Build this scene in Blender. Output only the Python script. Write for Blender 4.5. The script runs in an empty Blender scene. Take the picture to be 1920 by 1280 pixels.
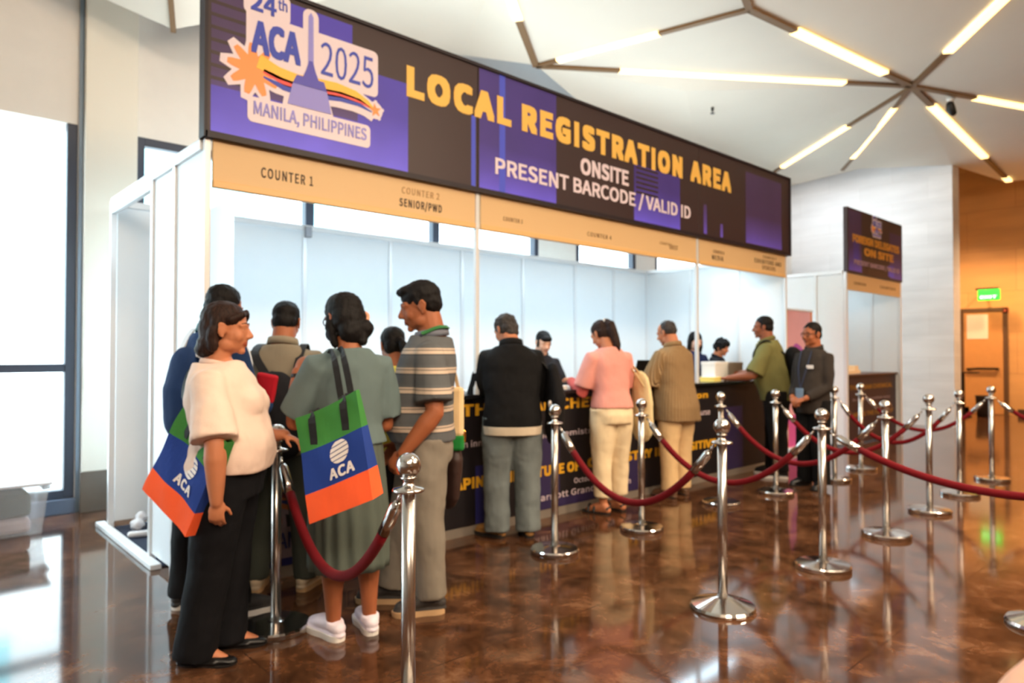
import bpy, bmesh, math, random
from mathutils import Vector, Matrix, Quaternion
R = math.radians
PI = math.pi
random.seed(7)
SC = bpy.context.scene
COL = SC.collection

# ------------------------------------------------------------------ camera, world, big lights, exposure
cam_d = bpy.data.cameras.new('camera')
cam = bpy.data.objects.new('camera', cam_d)
COL.objects.link(cam)
cam.location = (0, 0, 1.33)
cam.rotation_euler = (R(90 + 1.02), 0, R(-42.4))
cam_d.sensor_width = 36.0
cam_d.lens = 24.19
cam_d.clip_end = 200
cam_d.dof.use_dof = True
cam_d.dof.focus_distance = 1.35
cam_d.dof.aperture_fstop = 3.9
SC.camera = cam
SC.view_settings.view_transform = 'Standard'
SC.view_settings.look = 'None'
SC.view_settings.exposure = 0.38
SC.view_settings.gamma = 1.0
SC.view_settings.use_curve_mapping = False

world = bpy.data.worlds.new('world')
SC.world = world
world.use_nodes = True
bg = world.node_tree.nodes['Background']
bg.inputs['Color'].default_value = (0.80, 0.91, 1.0, 1)
bg.inputs['Strength'].default_value = 9.0


def light(name, kind, loc, energy, color, size=1.0, size_y=None, aim=None, spot=None):
    d = bpy.data.lights.new(name, kind)
    d.energy = energy
    d.color = color
    if kind == 'AREA':
        d.size = size
        if size_y:
            d.shape = 'RECTANGLE'
            d.size_y = size_y
    else:
        d.shadow_soft_size = size
    if kind == 'SPOT':
        d.spot_size = R(spot or 100)
        d.spot_blend = 0.7
    o = bpy.data.objects.new(name, d)
    COL.objects.link(o)
    o.location = loc
    if aim is not None:
        v = Vector(aim) - Vector(loc)
        o.rotation_euler = v.to_track_quat('-Z', 'Y').to_euler()
    return o


WARM = (1.0, 0.62, 0.33)
SOFTWARM = (1.0, 0.80, 0.58)
COOL = (0.64, 0.86, 1.0)
# unseen warm spots added high in the hall as fill, no fixtures
for i, (x, y, e, c) in enumerate([(1.2, -1.2, 300, SOFTWARM), (4.2, -0.8, 300, SOFTWARM), (7.2, -0.6, 260, SOFTWARM), (3.0, 1.0, 160, SOFTWARM), (6.2, 0.8, 170, SOFTWARM),
                                  (10.0, 0.2, 300, WARM), (13.0, 1.0, 330, WARM), (16.2, 2.5, 520, WARM), (16.2, 4.6, 400, WARM)]):
    light('warm_fill_spot', 'SPOT', (x, y, 4.45), e, c, 0.15, aim=(x, y, 0), spot=140)
# broad soft fill lamps added behind the camera to light the people
light('fill_lamp', 'AREA', (-1.0, -2.5, 4.2), 190, (1.0, 0.80, 0.60), 3.0, 1.0, aim=(2.2, 3.5, 1.2))
light('fill_lamp', 'AREA', (5.0, -3.0, 4.2), 190, (1.0, 0.78, 0.56), 3.0, 1.0, aim=(4.6, 3.8, 1.5))
# unseen lamps added above the booth to brighten the ceiling
for x in (2.5, 5.0, 7.5):
    light('ceiling_fill_lamp', 'AREA', (x, 5.2, 2.62), 16, (1.0, 0.99, 0.96), 1.2, 0.4, aim=(x, 4.9, 5))
# fluorescent battens behind the booth fascia
for x in (2.2, 3.8, 5.4, 7.0):
    light('booth_tube_lamp', 'AREA', (x, 4.5, 2.44), 19, COOL, 1.5, 0.3, aim=(x, 5.3, 0.4))
light('booth_tube_lamp', 'AREA', (11.1, 4.7, 2.46), 6, COOL, 1.6, 0.3, aim=(11.1, 5.1, 0))
# added lamp that brightens the far stone wall
light('wall_fill_lamp', 'AREA', (13.0, 5.4, 4.55), 30, (0.86, 0.93, 1.0), 2.6, 0.3, aim=(14.3, 5.2, 1.6))
# unseen cool lamp added to brighten the cavity above the window wall
light('fill_lamp', 'AREA', (6.8, 6.0, 5.75), 5, (0.60, 0.82, 1.0), 2.2, 0.3, aim=(6.8, 6.75, 5.1))


# ------------------------------------------------------------------ materials
def lin(c):
    r = []
    for v in c:
        v = v / 255.0
        r.append(v / 12.92 if v <= 0.04045 else ((v + 0.055) / 1.055) ** 2.4)
    return (r[0], r[1], r[2], 1.0)


MATS = {}


def M(name, c, rough=0.6, metal=0.0, var=0.0, vscale=8.0, bump=0.0, bscale=60.0, spec=0.5, coat=0.0, emit=None, estr=0.0, sheen=0.0):
    if name in MATS:
        return MATS[name]
    m = bpy.data.materials.new(name)
    m.use_nodes = True
    nt = m.node_tree
    b = nt.nodes['Principled BSDF']
    b.inputs['Base Color'].default_value = lin(c)
    b.inputs['Roughness'].default_value = rough
    b.inputs['Metallic'].default_value = metal
    b.inputs['Specular IOR Level'].default_value = spec
    b.inputs['Coat Weight'].default_value = coat
    b.inputs['Sheen Weight'].default_value = sheen
    if emit:
        b.inputs['Emission Color'].default_value = lin(emit)
        b.inputs['Emission Strength'].default_value = estr
    tc = None
    if var or bump:
        tc = nt.nodes.new('ShaderNodeTexCoord')
    if var:
        n = nt.nodes.new('ShaderNodeTexNoise')
        n.inputs['Scale'].default_value = vscale
        n.inputs['Detail'].default_value = 5
        nt.links.new(tc.outputs['Object'], n.inputs['Vector'])
        hs = nt.nodes.new('ShaderNodeHueSaturation')
        hs.inputs['Color'].default_value = lin(c)
        mr = nt.nodes.new('ShaderNodeMapRange')
        mr.inputs[1].default_value = 0.25
        mr.inputs[2].default_value = 0.75
        mr.inputs[3].default_value = 1 - var
        mr.inputs[4].default_value = 1 + var
        nt.links.new(n.outputs['Fac'], mr.inputs[0])
        nt.links.new(mr.outputs[0], hs.inputs['Value'])
        nt.links.new(hs.outputs['Color'], b.inputs['Base Color'])
    if bump:
        n2 = nt.nodes.new('ShaderNodeTexNoise')
        n2.inputs['Scale'].default_value = bscale
        n2.inputs['Detail'].default_value = 4
        nt.links.new(tc.outputs['Object'], n2.inputs['Vector'])
        bp = nt.nodes.new('ShaderNodeBump')
        bp.inputs['Strength'].default_value = bump
        bp.inputs['Distance'].default_value = 0.02
        nt.links.new(n2.outputs['Fac'], bp.inputs['Height'])
        nt.links.new(bp.outputs['Normal'], b.inputs['Normal'])
    MATS[name] = m
    return m


def ramp(nt, stops):
    r = nt.nodes.new('ShaderNodeValToRGB')
    e = r.color_ramp.elements
    while len(e) < len(stops):
        e.new(0.5)
    for k, (p, c) in enumerate(stops):
        e[k].position = p
        e[k].color = lin(c)
    return r


def marble_floor():
    m = bpy.data.materials.new('brown_marble')
    m.use_nodes = True
    nt = m.node_tree
    b = nt.nodes['Principled BSDF']
    tc = nt.nodes.new('ShaderNodeTexCoord')
    n = nt.nodes.new('ShaderNodeTexNoise')
    n.inputs['Scale'].default_value = 4.2
    n.inputs['Detail'].default_value = 9
    n.inputs['Roughness'].default_value = 0.72
    n.inputs['Distortion'].default_value = 0.35
    nt.links.new(tc.outputs['Object'], n.inputs['Vector'])
    r = ramp(nt, [(0.28, (34, 20, 12)), (0.44, (66, 41, 26)), (0.56, (92, 59, 38)), (0.74, (132, 96, 70))])
    nt.links.new(n.outputs['Fac'], r.inputs['Fac'])
    v = nt.nodes.new('ShaderNodeTexVoronoi')
    v.feature = 'DISTANCE_TO_EDGE'
    v.inputs['Scale'].default_value = 2.2
    n3 = nt.nodes.new('ShaderNodeTexNoise')
    n3.inputs['Scale'].default_value = 3.0
    n3.inputs['Detail'].default_value = 6
    mx0 = nt.nodes.new('ShaderNodeMix')
    mx0.data_type = 'VECTOR'
    mx0.inputs[0].default_value = 0.22
    nt.links.new(tc.outputs['Object'], n3.inputs['Vector'])
    nt.links.new(tc.outputs['Object'], mx0.inputs[4])
    nt.links.new(n3.outputs['Color'], mx0.inputs[5])
    nt.links.new(mx0.outputs[1], v.inputs['Vector'])
    r2 = ramp(nt, [(0.0, (255, 255, 255)), (0.03, (0, 0, 0))])
    nt.links.new(v.outputs['Distance'], r2.inputs['Fac'])
    mx = nt.nodes.new('ShaderNodeMix')
    mx.data_type = 'RGBA'
    mul = nt.nodes.new('ShaderNodeMath')
    mul.operation = 'MULTIPLY'
    mul.inputs[1].default_value = 0.05
    nt.links.new(r2.outputs['Color'], mul.inputs[0])
    nt.links.new(mul.outputs[0], mx.inputs[0])
    nt.links.new(r.outputs['Color'], mx.inputs[6])
    mx.inputs[7].default_value = lin((176, 140, 108))
    # thin slab joints
    br = nt.nodes.new('ShaderNodeTexBrick')
    br.inputs['Scale'].default_value = 1.0
    br.inputs['Brick Width'].default_value = 1.2
    br.inputs['Row Height'].default_value = 1.2
    br.inputs['Mortar Size'].default_value = 0.004
    br.offset = 0.0
    nt.links.new(tc.outputs['Object'], br.inputs['Vector'])
    mj = nt.nodes.new('ShaderNodeMix')
    mj.data_type = 'RGBA'
    nt.links.new(br.outputs['Fac'], mj.inputs[0])
    nt.links.new(mx.outputs[2], mj.inputs[6])
    mj.inputs[7].default_value = lin((60, 38, 26))
    nt.links.new(mj.outputs[2], b.inputs['Base Color'])
    b.inputs['Roughness'].default_value = 0.085
    b.inputs['Specular IOR Level'].default_value = 0.42
    b.inputs['Coat Weight'].default_value = 0.04
    b.inputs['Coat Roughness'].default_value = 0.04
    return m


def stone_wall(name, base, alt, bw, bh, mortar, rough=0.45):
    m = bpy.data.materials.new(name)
    m.use_nodes = True
    nt = m.node_tree
    b = nt.nodes['Principled BSDF']
    tc = nt.nodes.new('ShaderNodeTexCoord')
    mp = nt.nodes.new('ShaderNodeMapping')
    mp.inputs['Rotation'].default_value = (R(90), 0, R(90))
    sep = nt.nodes.new('ShaderNodeSeparateXYZ')
    cmb = nt.nodes.new('ShaderNodeCombineXYZ')
    nt.links.new(tc.outputs['Object'], sep.inputs[0])
    nt.links.new(sep.outputs['Y'], cmb.inputs['X'])
    nt.links.new(sep.outputs['Z'], cmb.inputs['Y'])
    br = nt.nodes.new('ShaderNodeTexBrick')
    br.inputs['Brick Width'].default_value = bw
    br.inputs['Row Height'].default_value = bh
    br.inputs['Scale'].default_value = 1.0
    br.inputs['Mortar Size'].default_value = 0.003
    br.inputs['Color1'].default_value = lin(base)
    br.inputs['Color2'].default_value = lin(alt)
    br.inputs['Mortar'].default_value = lin(mortar)
    nt.links.new(cmb.outputs[0], br.inputs['Vector'])
    n = nt.nodes.new('ShaderNodeTexNoise')
    n.inputs['Scale'].default_value = 1.6
    n.inputs['Detail'].default_value = 7
    mp2 = nt.nodes.new('ShaderNodeMapping')
    mp2.inputs['Scale'].default_value = (1, 0.6, 3.0)
    nt.links.new(tc.outputs['Object'], mp2.inputs[0])
    nt.links.new(mp2.outputs[0], n.inputs['Vector'])
    hs = nt.nodes.new('ShaderNodeHueSaturation')
    mr = nt.nodes.new('ShaderNodeMapRange')
    mr.inputs[1].default_value = 0.3
    mr.inputs[2].default_value = 0.7
    mr.inputs[3].default_value = 0.9
    mr.inputs[4].default_value = 1.06
    nt.links.new(n.outputs['Fac'], mr.inputs[0])
    nt.links.new(mr.outputs[0], hs.inputs['Value'])
    nt.links.new(br.outputs['Color'], hs.inputs['Color'])
    nt.links.new(hs.outputs['Color'], b.inputs['Base Color'])
    b.inputs['Roughness'].default_value = rough
    nt.nodes.remove(mp)
    return m


def glass_mat():
    m = bpy.data.materials.new('window_glass')
    m.use_nodes = True
    nt = m.node_tree
    nt.nodes.remove(nt.nodes['Principled BSDF'])
    out = nt.nodes['Material Output']
    tr = nt.nodes.new('ShaderNodeBsdfTransparent')
    tr.inputs[0].default_value = (0.93, 0.98, 0.98, 1)
    gl = nt.nodes.new('ShaderNodeBsdfGlossy')
    gl.inputs['Roughness'].default_value = 0.02
    fr = nt.nodes.new('ShaderNodeFresnel')
    fr.inputs[0].default_value = 1.3
    mx = nt.nodes.new('ShaderNodeMixShader')
    nt.links.new(fr.outputs[0], mx.inputs[0])
    nt.links.new(tr.outputs[0], mx.inputs[1])
    nt.links.new(gl.outputs[0], mx.inputs[2])
    nt.links.new(mx.outputs[0], out.inputs[0])
    return m


WHITE_WALL = M('white_wall_paint', (222, 218, 212), 0.7, var=0.02)
CEIL = M('ceiling_plaster', (226, 222, 210), 0.75, var=0.015, vscale=2)
DARK_FRAME = M('dark_window_frame', (52, 60, 76), 0.45)
BOOTH_WHITE = M('white_booth_panel', (232, 238, 242), 0.45, var=0.01)
ALU = M('white_aluminium', (226, 228, 230), 0.35, metal=0.2)
CHROME = M('polished_steel', (205, 200, 195), 0.16, metal=1.0)
BRUSHED = M('brushed_steel', (196, 190, 184), 0.26, metal=1.0)
VELVET = M('red_velvet', (104, 3, 14), 0.8, var=0.08, vscale=40, sheen=0.03, spec=0.2, bump=0.1, bscale=400)
GLASS = glass_mat()
BEIGE = M('beige_fascia', (224, 188, 138), 0.5)
ORANGE_EDGE = M('beige_edge', (232, 188, 126), 0.45)
SIGN_DARK = M('sign_dark', (58, 42, 44), 0.45)
GOLD = M('gold_letter', (250, 200, 96), 0.5)
WHITE_PRINT = M('white_letter', (236, 222, 232), 0.5)
BLACK = M('black_plastic', (14, 14, 16), 0.45)


# ------------------------------------------------------------------ object helpers
def link(name, me, mats, parent=None):
    o = bpy.data.objects.new(name, me)
    COL.objects.link(o)
    if mats is not None:
        for m in (mats if isinstance(mats, (list, tuple)) else [mats]):
            me.materials.append(m)
    if parent is not None:
        o.parent = parent
    return o


def tag(o, label=None, cat=None, group=None, kind=None):
    if label:
        o['label'] = label
    if cat:
        o['category'] = cat
    if group:
        o['group'] = group
    if kind:
        o['kind'] = kind
    return o


def empty(name, loc, rz=0.0):
    o = bpy.data.objects.new(name, None)
    COL.objects.link(o)
    o.location = loc
    o.rotation_euler = (0, 0, rz)
    o.empty_display_size = 0.1
    return o


def thing(name, label, cat, loc=(0, 0, 0), rz=0.0, group=None):
    return tag(empty(name, loc, rz), label, cat, group)


def obj(name, bm, mats, parent=None, smooth=False, bevel=0.0, bsegs=2):
    me = bpy.data.meshes.new(name)
    bm.normal_update()
    bm.to_mesh(me)
    bm.free()
    if smooth:
        for p in me.polygons:
            p.use_smooth = True
    o = link(name, me, mats, parent)
    if bevel:
        md = o.modifiers.new('bevel', 'BEVEL')
        md.width = bevel
        md.segments = bsegs
        md.limit_method = 'ANGLE'
    return o


def struct(name, bm, mats, parent=None, **k):
    o = obj(name, bm, mats, parent, **k)
    if parent is None:
        o['kind'] = 'structure'
    return o


def box(bm, x0, x1, y0, y1, z0, z1, mi=0):
    vs = [bm.verts.new(p) for p in [(x0, y0, z0), (x1, y0, z0), (x1, y1, z0), (x0, y1, z0), (x0, y0, z1), (x1, y0, z1), (x1, y1, z1), (x0, y1, z1)]]
    for f in [(0, 3, 2, 1), (4, 5, 6, 7), (0, 1, 5, 4), (1, 2, 6, 5), (2, 3, 7, 6), (3, 0, 4, 7)]:
        fc = bm.faces.new([vs[i] for i in f])
        fc.material_index = mi
    return vs


def BX(x0, x1, y0, y1, z0, z1):
    bm = bmesh.new()
    box(bm, x0, x1, y0, y1, z0, z1)
    return bm


def frame_axes(d):
    d = Vector(d).normalized()
    a = Vector((0, 0, 1)) if abs(d.z) < 0.9 else Vector((1, 0, 0))
    u = d.cross(a).normalized()
    return u, d.cross(u).normalized()


def tube(bm, pts, rad, sides=12, round_caps=False, closed=False, flat=1.0, up=None, mi=0):
    """tapered tube along pts; flat squeezes it along the second axis"""
    pts = [Vector(p) for p in pts]
    n = len(pts)
    rad = [rad] * n if not hasattr(rad, '__len__') else list(rad)
    if round_caps:
        d0 = (pts[0] - pts[1]).normalized()
        d1 = (pts[-1] - pts[-2]).normalized()
        r0, r1 = rad[0], rad[-1]
        pre, prr, post, por = [], [], [], []
        for a in (80, 55, 28):
            pre.append(pts[0] + d0 * r0 * math.sin(R(a)))
            prr.append(r0 * math.cos(R(a)))
        for a in (28, 55, 80):
            post.append(pts[-1] + d1 * r1 * math.sin(R(a)))
            por.append(r1 * math.cos(R(a)))
        pts = pre + pts + post
        rad = prr + rad + por
        n = len(pts)
    rings = []
    u = v = None
    for i in range(n):
        if closed:
            t = pts[(i + 1) % n] - pts[i - 1]
        elif i == 0:
            t = pts[1] - pts[0]
        elif i == n - 1:
            t = pts[-1] - pts[-2]
        else:
            t = (pts[i + 1] - pts[i]).normalized() + (pts[i] - pts[i - 1]).normalized()
        t.normalize()
        if u is None:
            if up is not None:
                v = Vector(up)
                v = (v - t * v.dot(t)).normalized()
                u = v.cross(t).normalized()
            else:
                u, v = frame_axes(t)
        else:
            u = (u - t * u.dot(t)).normalized()
            v = t.cross(u).normalized()
        rings.append([bm.verts.new(pts[i] + u * rad[i] * math.cos(2 * PI * k / sides) + v * rad[i] * flat * math.sin(2 * PI * k / sides)) for k in range(sides)])
    m = n if closed else n - 1
    for i in range(m):
        a, b = rings[i], rings[(i + 1) % n]
        for k in range(sides):
            k2 = (k + 1) % sides
            f = bm.faces.new((a[k], a[k2], b[k2], b[k]))
            f.material_index = mi
    if not closed:
        bm.faces.new(rings[0][::-1]).material_index = mi
        bm.faces.new(rings[-1]).material_index = mi


def lathe(bm, prof, sides=32, c=(0, 0, 0)):
    c = Vector(c)
    rings = []
    for r, z in prof:
        if r < 1e-5:
            rings.append([bm.verts.new(c + Vector((0, 0, z)))])
        else:
            rings.append([bm.verts.new(c + Vector((r * math.cos(2 * PI * k / sides), r * math.sin(2 * PI * k / sides), z))) for k in range(sides)])
    for a, b in zip(rings, rings[1:]):
        if len(a) == 1 and len(b) == 1:
            continue
        for k in range(sides):
            k2 = (k + 1) % sides
            if len(a) == 1:
                bm.faces.new((a[0], b[k2], b[k]))
            elif len(b) == 1:
                bm.faces.new((a[k], a[k2], b[0]))
            else:
                bm.faces.new((a[k], a[k2], b[k2], b[k]))
    if len(rings[0]) > 1:
        bm.faces.new(rings[0][::-1])
    if len(rings[-1]) > 1:
        bm.faces.new(rings[-1])


def ellip(bm, c, r, rot=None, seg=16, rings=10):
    c = Vector(c)
    mat = Matrix.Translation(c) @ (rot.to_4x4() if rot is not None else Matrix.Identity(4)) @ Matrix.Diagonal((r[0], r[1], r[2], 1))
    bmesh.ops.create_uvsphere(bm, u_segments=seg, v_segments=rings, radius=1.0, matrix=mat)


FONT = None
try:
    import os
    for kind_ in ('LOCAL', 'SYSTEM'):
        fp = os.path.join(bpy.utils.resource_path(kind_), 'datafiles', 'fonts', 'Noto Sans CJK Regular.woff2')
        if os.path.exists(fp):
            FONT = bpy.data.fonts.load(fp)
            break
except Exception:
    FONT = None


def fontmesh(body, bold=0.0, spacing=1.0, extrude=0.0):
    cu = bpy.data.curves.new('txt', 'FONT')
    cu.body = body
    cu.size = 1.0
    if FONT:
        cu.font = FONT
    cu.space_character = spacing
    cu.extrude = extrude
    cu.resolution_u = 3
    cu.align_x = 'LEFT'
    o = bpy.data.objects.new('txt', cu)
    COL.objects.link(o)
    bpy.context.view_layer.update()
    me = bpy.data.meshes.new_from_object(o.evaluated_get(bpy.context.evaluated_depsgraph_get()))
    bpy.data.objects.remove(o)
    if bold:
        bold = bold * (0.48 if FONT else 1.0)
        # embolden: overlay copies shifted round a small circle, each a hair deeper
        bm = bmesh.new()
        bm.from_mesh(me)
        src = me.copy()
        for k, (dx, dy) in enumerate([(1, 1), (1, -1), (-1, 1), (-1, -1), (1, 0), (-1, 0), (0, 1), (0, -1)]):
            n0 = len(bm.verts)
            bm.from_mesh(src)
            bm.verts.ensure_lookup_table()
            for v in list(bm.verts)[n0:]:
                v.co.x += bold * dx
                v.co.y += bold * dy
                v.co.z -= 0.0008 * (k + 1)
        bm.to_mesh(me)
        bm.free()
        bpy.data.meshes.remove(src)
    return me


def text(name, body, x0, x1, z0, z1, y, mat, parent, bold=0.0, spacing=1.0, off=(0, 0, 0), thick=0.002):
    """lettering on a wall facing -Y, fitted into x0..x1, z0..z1"""
    me = fontmesh(body, bold, spacing, 0.02)
    xs = [v.co.x for v in me.vertices]
    ys = [v.co.y for v in me.vertices]
    a, b, c, d = min(xs), max(xs), min(ys), max(ys)
    words_ = body.split(' ')
    if len(words_) > 1:
        # one mesh per word, each where the whole line puts it
        for i, w_ in enumerate(words_):
            ends = [v.co.x for v in fontmesh(' '.join(words_[:i + 1]), bold, spacing, 0.02).vertices]
            one = fontmesh(w_, bold, spacing, 0.02)
            ox = [v.co.x for v in one.vertices]
            oy = [v.co.y for v in one.vertices]
            e1 = max(ends)
            e0 = e1 - (max(ox) - min(ox))
            k, kz = (x1 - x0) / (b - a), (z1 - z0) / (d - c)
            text(name, w_, x0 + (e0 - a) * k, x0 + (e1 - a) * k, z0 + (min(oy) - c) * kz, z0 + (max(oy) - c) * kz, y, mat, parent, bold, spacing, off, thick)
        return None
    for v in me.vertices:
        X = x0 + (v.co.x - a) / (b - a) * (x1 - x0)
        Z = z0 + (v.co.y - c) / (d - c) * (z1 - z0)
        Y = y - thick * (v.co.z / 0.02) if v.co.z > 0 else y
        v.co = (X - off[0], Y - off[1], Z - off[2])
    return link(name, me, mat, parent)


def union(name, bm, mats, parent, voxel=0.006, smooth=3, sfac=0.5, disp=0.0, dsize=0.15, cut=None, post=None):
    """fuse overlapping closed pieces into one continuous skin"""
    me = bpy.data.meshes.new(name)
    bm.to_mesh(me)
    bm.free()
    o = bpy.data.objects.new(name, me)
    COL.objects.link(o)
    md = o.modifiers.new('r', 'REMESH')
    md.mode = 'VOXEL'
    md.voxel_size = voxel
    md.adaptivity = 0.0
    if smooth:
        ms = o.modifiers.new('s', 'SMOOTH')
        ms.factor = sfac
        ms.iterations = smooth
    if disp:
        tx = bpy.data.textures.new('folds', 'CLOUDS')
        tx.noise_scale = dsize
        tx.noise_depth = 2
        mdd = o.modifiers.new('d', 'DISPLACE')
        mdd.texture = tx
        mdd.strength = disp
        mdd.mid_level = 0.5
    bpy.context.view_layer.update()
    new = bpy.data.meshes.new_from_object(o.evaluated_get(bpy.context.evaluated_depsgraph_get()))
    bpy.data.objects.remove(o)
    bpy.data.meshes.remove(me)
    new.name = name
    for p in new.polygons:
        p.use_smooth = True
    new.materials.clear()
    o2 = link(name, new, mats, parent)
    if post:
        post(new)
    return o2
# ------------------------------------------------------------------ the hall
WY = 6.8          # window wall plane
FLOOR = marble_floor()
bm = bmesh.new()
box(bm, -6, 18.2, -7, 7.1, -0.12, 0)
struct('floor', bm, FLOOR)

# window wall: solid pieces around the openings
bm = bmesh.new()
HEAD = 3.28
for x0, x1 in [(-6, -5.6), (-2.6, -2.2), (1.2, 1.646), (6.71, 7.48), (8.9, 9.42), (12.6, 18.2)]:
    box(bm, x0, x1, WY, WY + 0.3, 0, HEAD)
box(bm, -6, 18.2, WY, WY + 0.3, HEAD, 6.2)
struct('wall_window_side', bm, WHITE_WALL)
# white column between the first two windows
bm = bmesh.new()
box(bm, 1.24, 1.64, WY - 0.09, WY, 0.0, 5.6)
struct('trim_1', bm, M('column_paint', (226, 222, 210), 0.6), bevel=0.006)
bm = bmesh.new()
box(bm, 1.205, 1.235, WY - 0.03, WY, 0.0, 5.6)
struct('trim_2', bm, M('joint_metal', (120, 136, 152), 0.4, metal=0.5))
bm = bmesh.new()
box(bm, 1.225, 1.66, WY - 0.115, WY - 0.088, 0.0, 0.34)
struct('baseboard_column', bm, M('brown_stone_base', (92, 80, 68), 0.35, var=0.12, vscale=5), bevel=0.004)
bm = bmesh.new()
box(bm, 1.66, 6.71, WY - 0.02, WY, 0, 0.12)
box(bm, 6.71, 7.48, WY - 0.02, WY, 0, 0.12)
struct('baseboard_window_side', bm, MATS['brown_stone_base'])


def window(name, x0, x1, mull, rail=1.21, z0=0.12, z1=HEAD, fr=0.075, head=True):
    w = empty(name, ((x0 + x1) / 2, WY + 0.1, z0))
    w['kind'] = 'structure'
    cx, cy, cz = w.location
    bm = bmesh.new()
    y0, y1 = -0.10, 0.0
    box(bm, x0 - cx, x0 + fr - cx, y0, y1, 0, z1 - z0)
    box(bm, x1 - fr - cx, x1 - cx, y0, y1, 0, z1 - z0)
    if head:
        box(bm, x0 + fr - cx, x1 - fr - cx, y0, y1, z1 - z0 - fr, z1 - z0)
    box(bm, x0 + fr - cx, x1 - fr - cx, y0, y1, 0, 0.07)
    for m_ in mull:
        box(bm, m_ - 0.05 - cx, m_ + 0.05 - cx, y0, y1, 0.07, z1 - z0 - fr)
    if rail:
        xs = [x0 + fr] + [v for m_ in mull for v in (m_ - 0.05, m_ + 0.05)] + [x1 - fr]
        for a, b in zip(xs[::2], xs[1::2]):
            box(bm, a - cx, b - cx, y0 + 0.01, y1, rail - z0 - 0.035, rail - z0 + 0.035)
    obj('window_frame', bm, DARK_FRAME, w, bevel=0.004)
    bm = bmesh.new()
    v = [bm.verts.new(p) for p in [(x0 + fr - cx, -0.03, 0.07), (x1 - fr - cx, -0.03, 0.07), (x1 - fr - cx, -0.03, z1 - z0 - fr), (x0 + fr - cx, -0.03, z1 - z0 - fr)]]
    bm.faces.new(v)
    obj('window_pane', bm, GLASS, w)
    bm = bmesh.new()
    box(bm, x0 - cx, x1 - cx, -0.16, 0.12, -z0, 0)
    obj('window_sill', bm, M('sill_slate', (92, 104, 124), 0.4), w, bevel=0.004)


window('window_1', -2.2, 1.2, [-0.5], head=False)
window('window_2', 1.646, 6.71, [3.315, 4.96])
window('window_3', 7.48, 8.9, [])
window('window_4', 9.42, 12.6, [11.0])
window('window_5', -5.6, -2.6, [-4.1])
# sky-light portals just inside the openings (they only help daylight come in)
for x0, x1 in [(-2.2, 1.2), (1.646, 6.71), (7.48, 8.9), (9.42, 12.6), (-5.6, -2.6)]:
    d = bpy.data.lights.new('daylight_portal', 'AREA')
    d.shape = 'RECTANGLE'
    d.size = x1 - x0
    d.size_y = HEAD - 0.12
    d.cycles.is_portal = True
    o = bpy.data.objects.new('daylight_portal', d)
    COL.objects.link(o)
    o.location = ((x0 + x1) / 2, WY + 0.28, (HEAD + 0.12) / 2)
    o.rotation_euler = (R(-90), 0, 0)

# street outside: pavement and a pale office block with window bands
bm = bmesh.new()
box(bm, -30, 40, 7.1, 40, -0.3, -0.15)
struct('ground', bm, M('pale_paving', (205, 205, 200), 0.8))
fac = thing('office_building', 'pale office block with rows of tinted windows seen through the window wall', 'building', (4, 19, -0.15))
bm = bmesh.new()
box(bm, -18, 22, 0, 5, 0, 16)
obj('facade_wall', bm, M('facade_white', (235, 238, 238), 0.8), fac)
FG = M('facade_glass', (150, 214, 222), 0.3)
for k in range(14):
    for zz in (2.4, 5.2, 8.0):
        bm = bmesh.new()
        x = -16.5 + k * 2.7
        box(bm, x, x + 1.15, -0.05, 0.02, zz, zz + 1.5)
        obj('facade_window', bm, FG, fac)

# far stone wall with return, warm recessed lobby wall, and walls that close the hall
FX = 14.3
STONE = stone_wall('pale_stone', (222, 223, 224), (216, 217, 218), 1.2, 0.42, (206, 205, 203), 0.5)
TAN = stone_wall('tan_stone', (216, 164, 104), (210, 156, 96), 1.8, 0.9, (176, 122, 70), 0.4)
bm = bmesh.new()
box(bm, FX, FX + 0.4, 3.80, WY, 0, 5.6)
struct('wall_far', bm, STONE)
bm = bmesh.new()
box(bm, 18.0, 18.2, -7, WY, 0, 6.3)
struct('wall_lobby', bm, TAN)
bm = bmesh.new()
box(bm, -6.2, -6, -7, 7.1, 0, 6.2)
struct('wall_left', bm, WHITE_WALL)
bm = bmesh.new()
box(bm, -6.2, 18.2, -7.2, -7, 0, 6.2)
struct('wall_behind', bm, M('tan_wall_paint', (190, 140, 96), 0.6))
bm = bmesh.new()
box(bm, 17.97, 18.0, -7, 3.6, 0, 0.14)
box(bm, 17.97, 18.0, 4.5, WY, 0, 0.14)
struct('baseboard_lobby', bm, M('dark_stone_base', (70, 48, 34), 0.4))

# lobby door, closed: frame, leaf with vision panel, push bar
dr = empty('door_1', (18.0, 4.28, 0))
dr['kind'] = 'structure'
bm = bmesh.new()
box(bm, -0.05, 0, -0.52, -0.44, 0, 2.34)
box(bm, -0.05, 0, 0.30, 0.38, 0, 2.34)
box(bm, -0.05, 0, -0.44, 0.30, 2.26, 2.34)
obj('door_frame', bm, M('door_frame_brown', (96, 66, 40), 0.5), dr)
bm = bmesh.new()
box(bm, -0.03, 0, -0.44, 0.30, 0.01, 2.26)
obj('door_leaf', bm, M('door_tan', (206, 146, 84), 0.45, var=0.04), dr)
bm = bmesh.new()
box(bm, -0.036, -0.029, -0.16, 0.24, 1.66, 2.2)
obj('door_glass', bm, M('frosted_glass', (236, 222, 206), 0.25), dr)
bm = bmesh.new()
tube(bm, [(-0.08, 0.24, 0.98), (-0.09, 0.0, 1.0), (-0.09, -0.36, 1.0)], 0.028, 10)
tube(bm, [(-0.02, 0.2, 0.98), (-0.09, 0.2, 0.98)], 0.02, 8)
tube(bm, [(-0.02, -0.34, 1.0), (-0.09, -0.34, 1.0)], 0.02, 8)
obj('push_bar', bm, M('dark_bronze', (50, 34, 22), 0.4, metal=0.6), dr)

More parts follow.
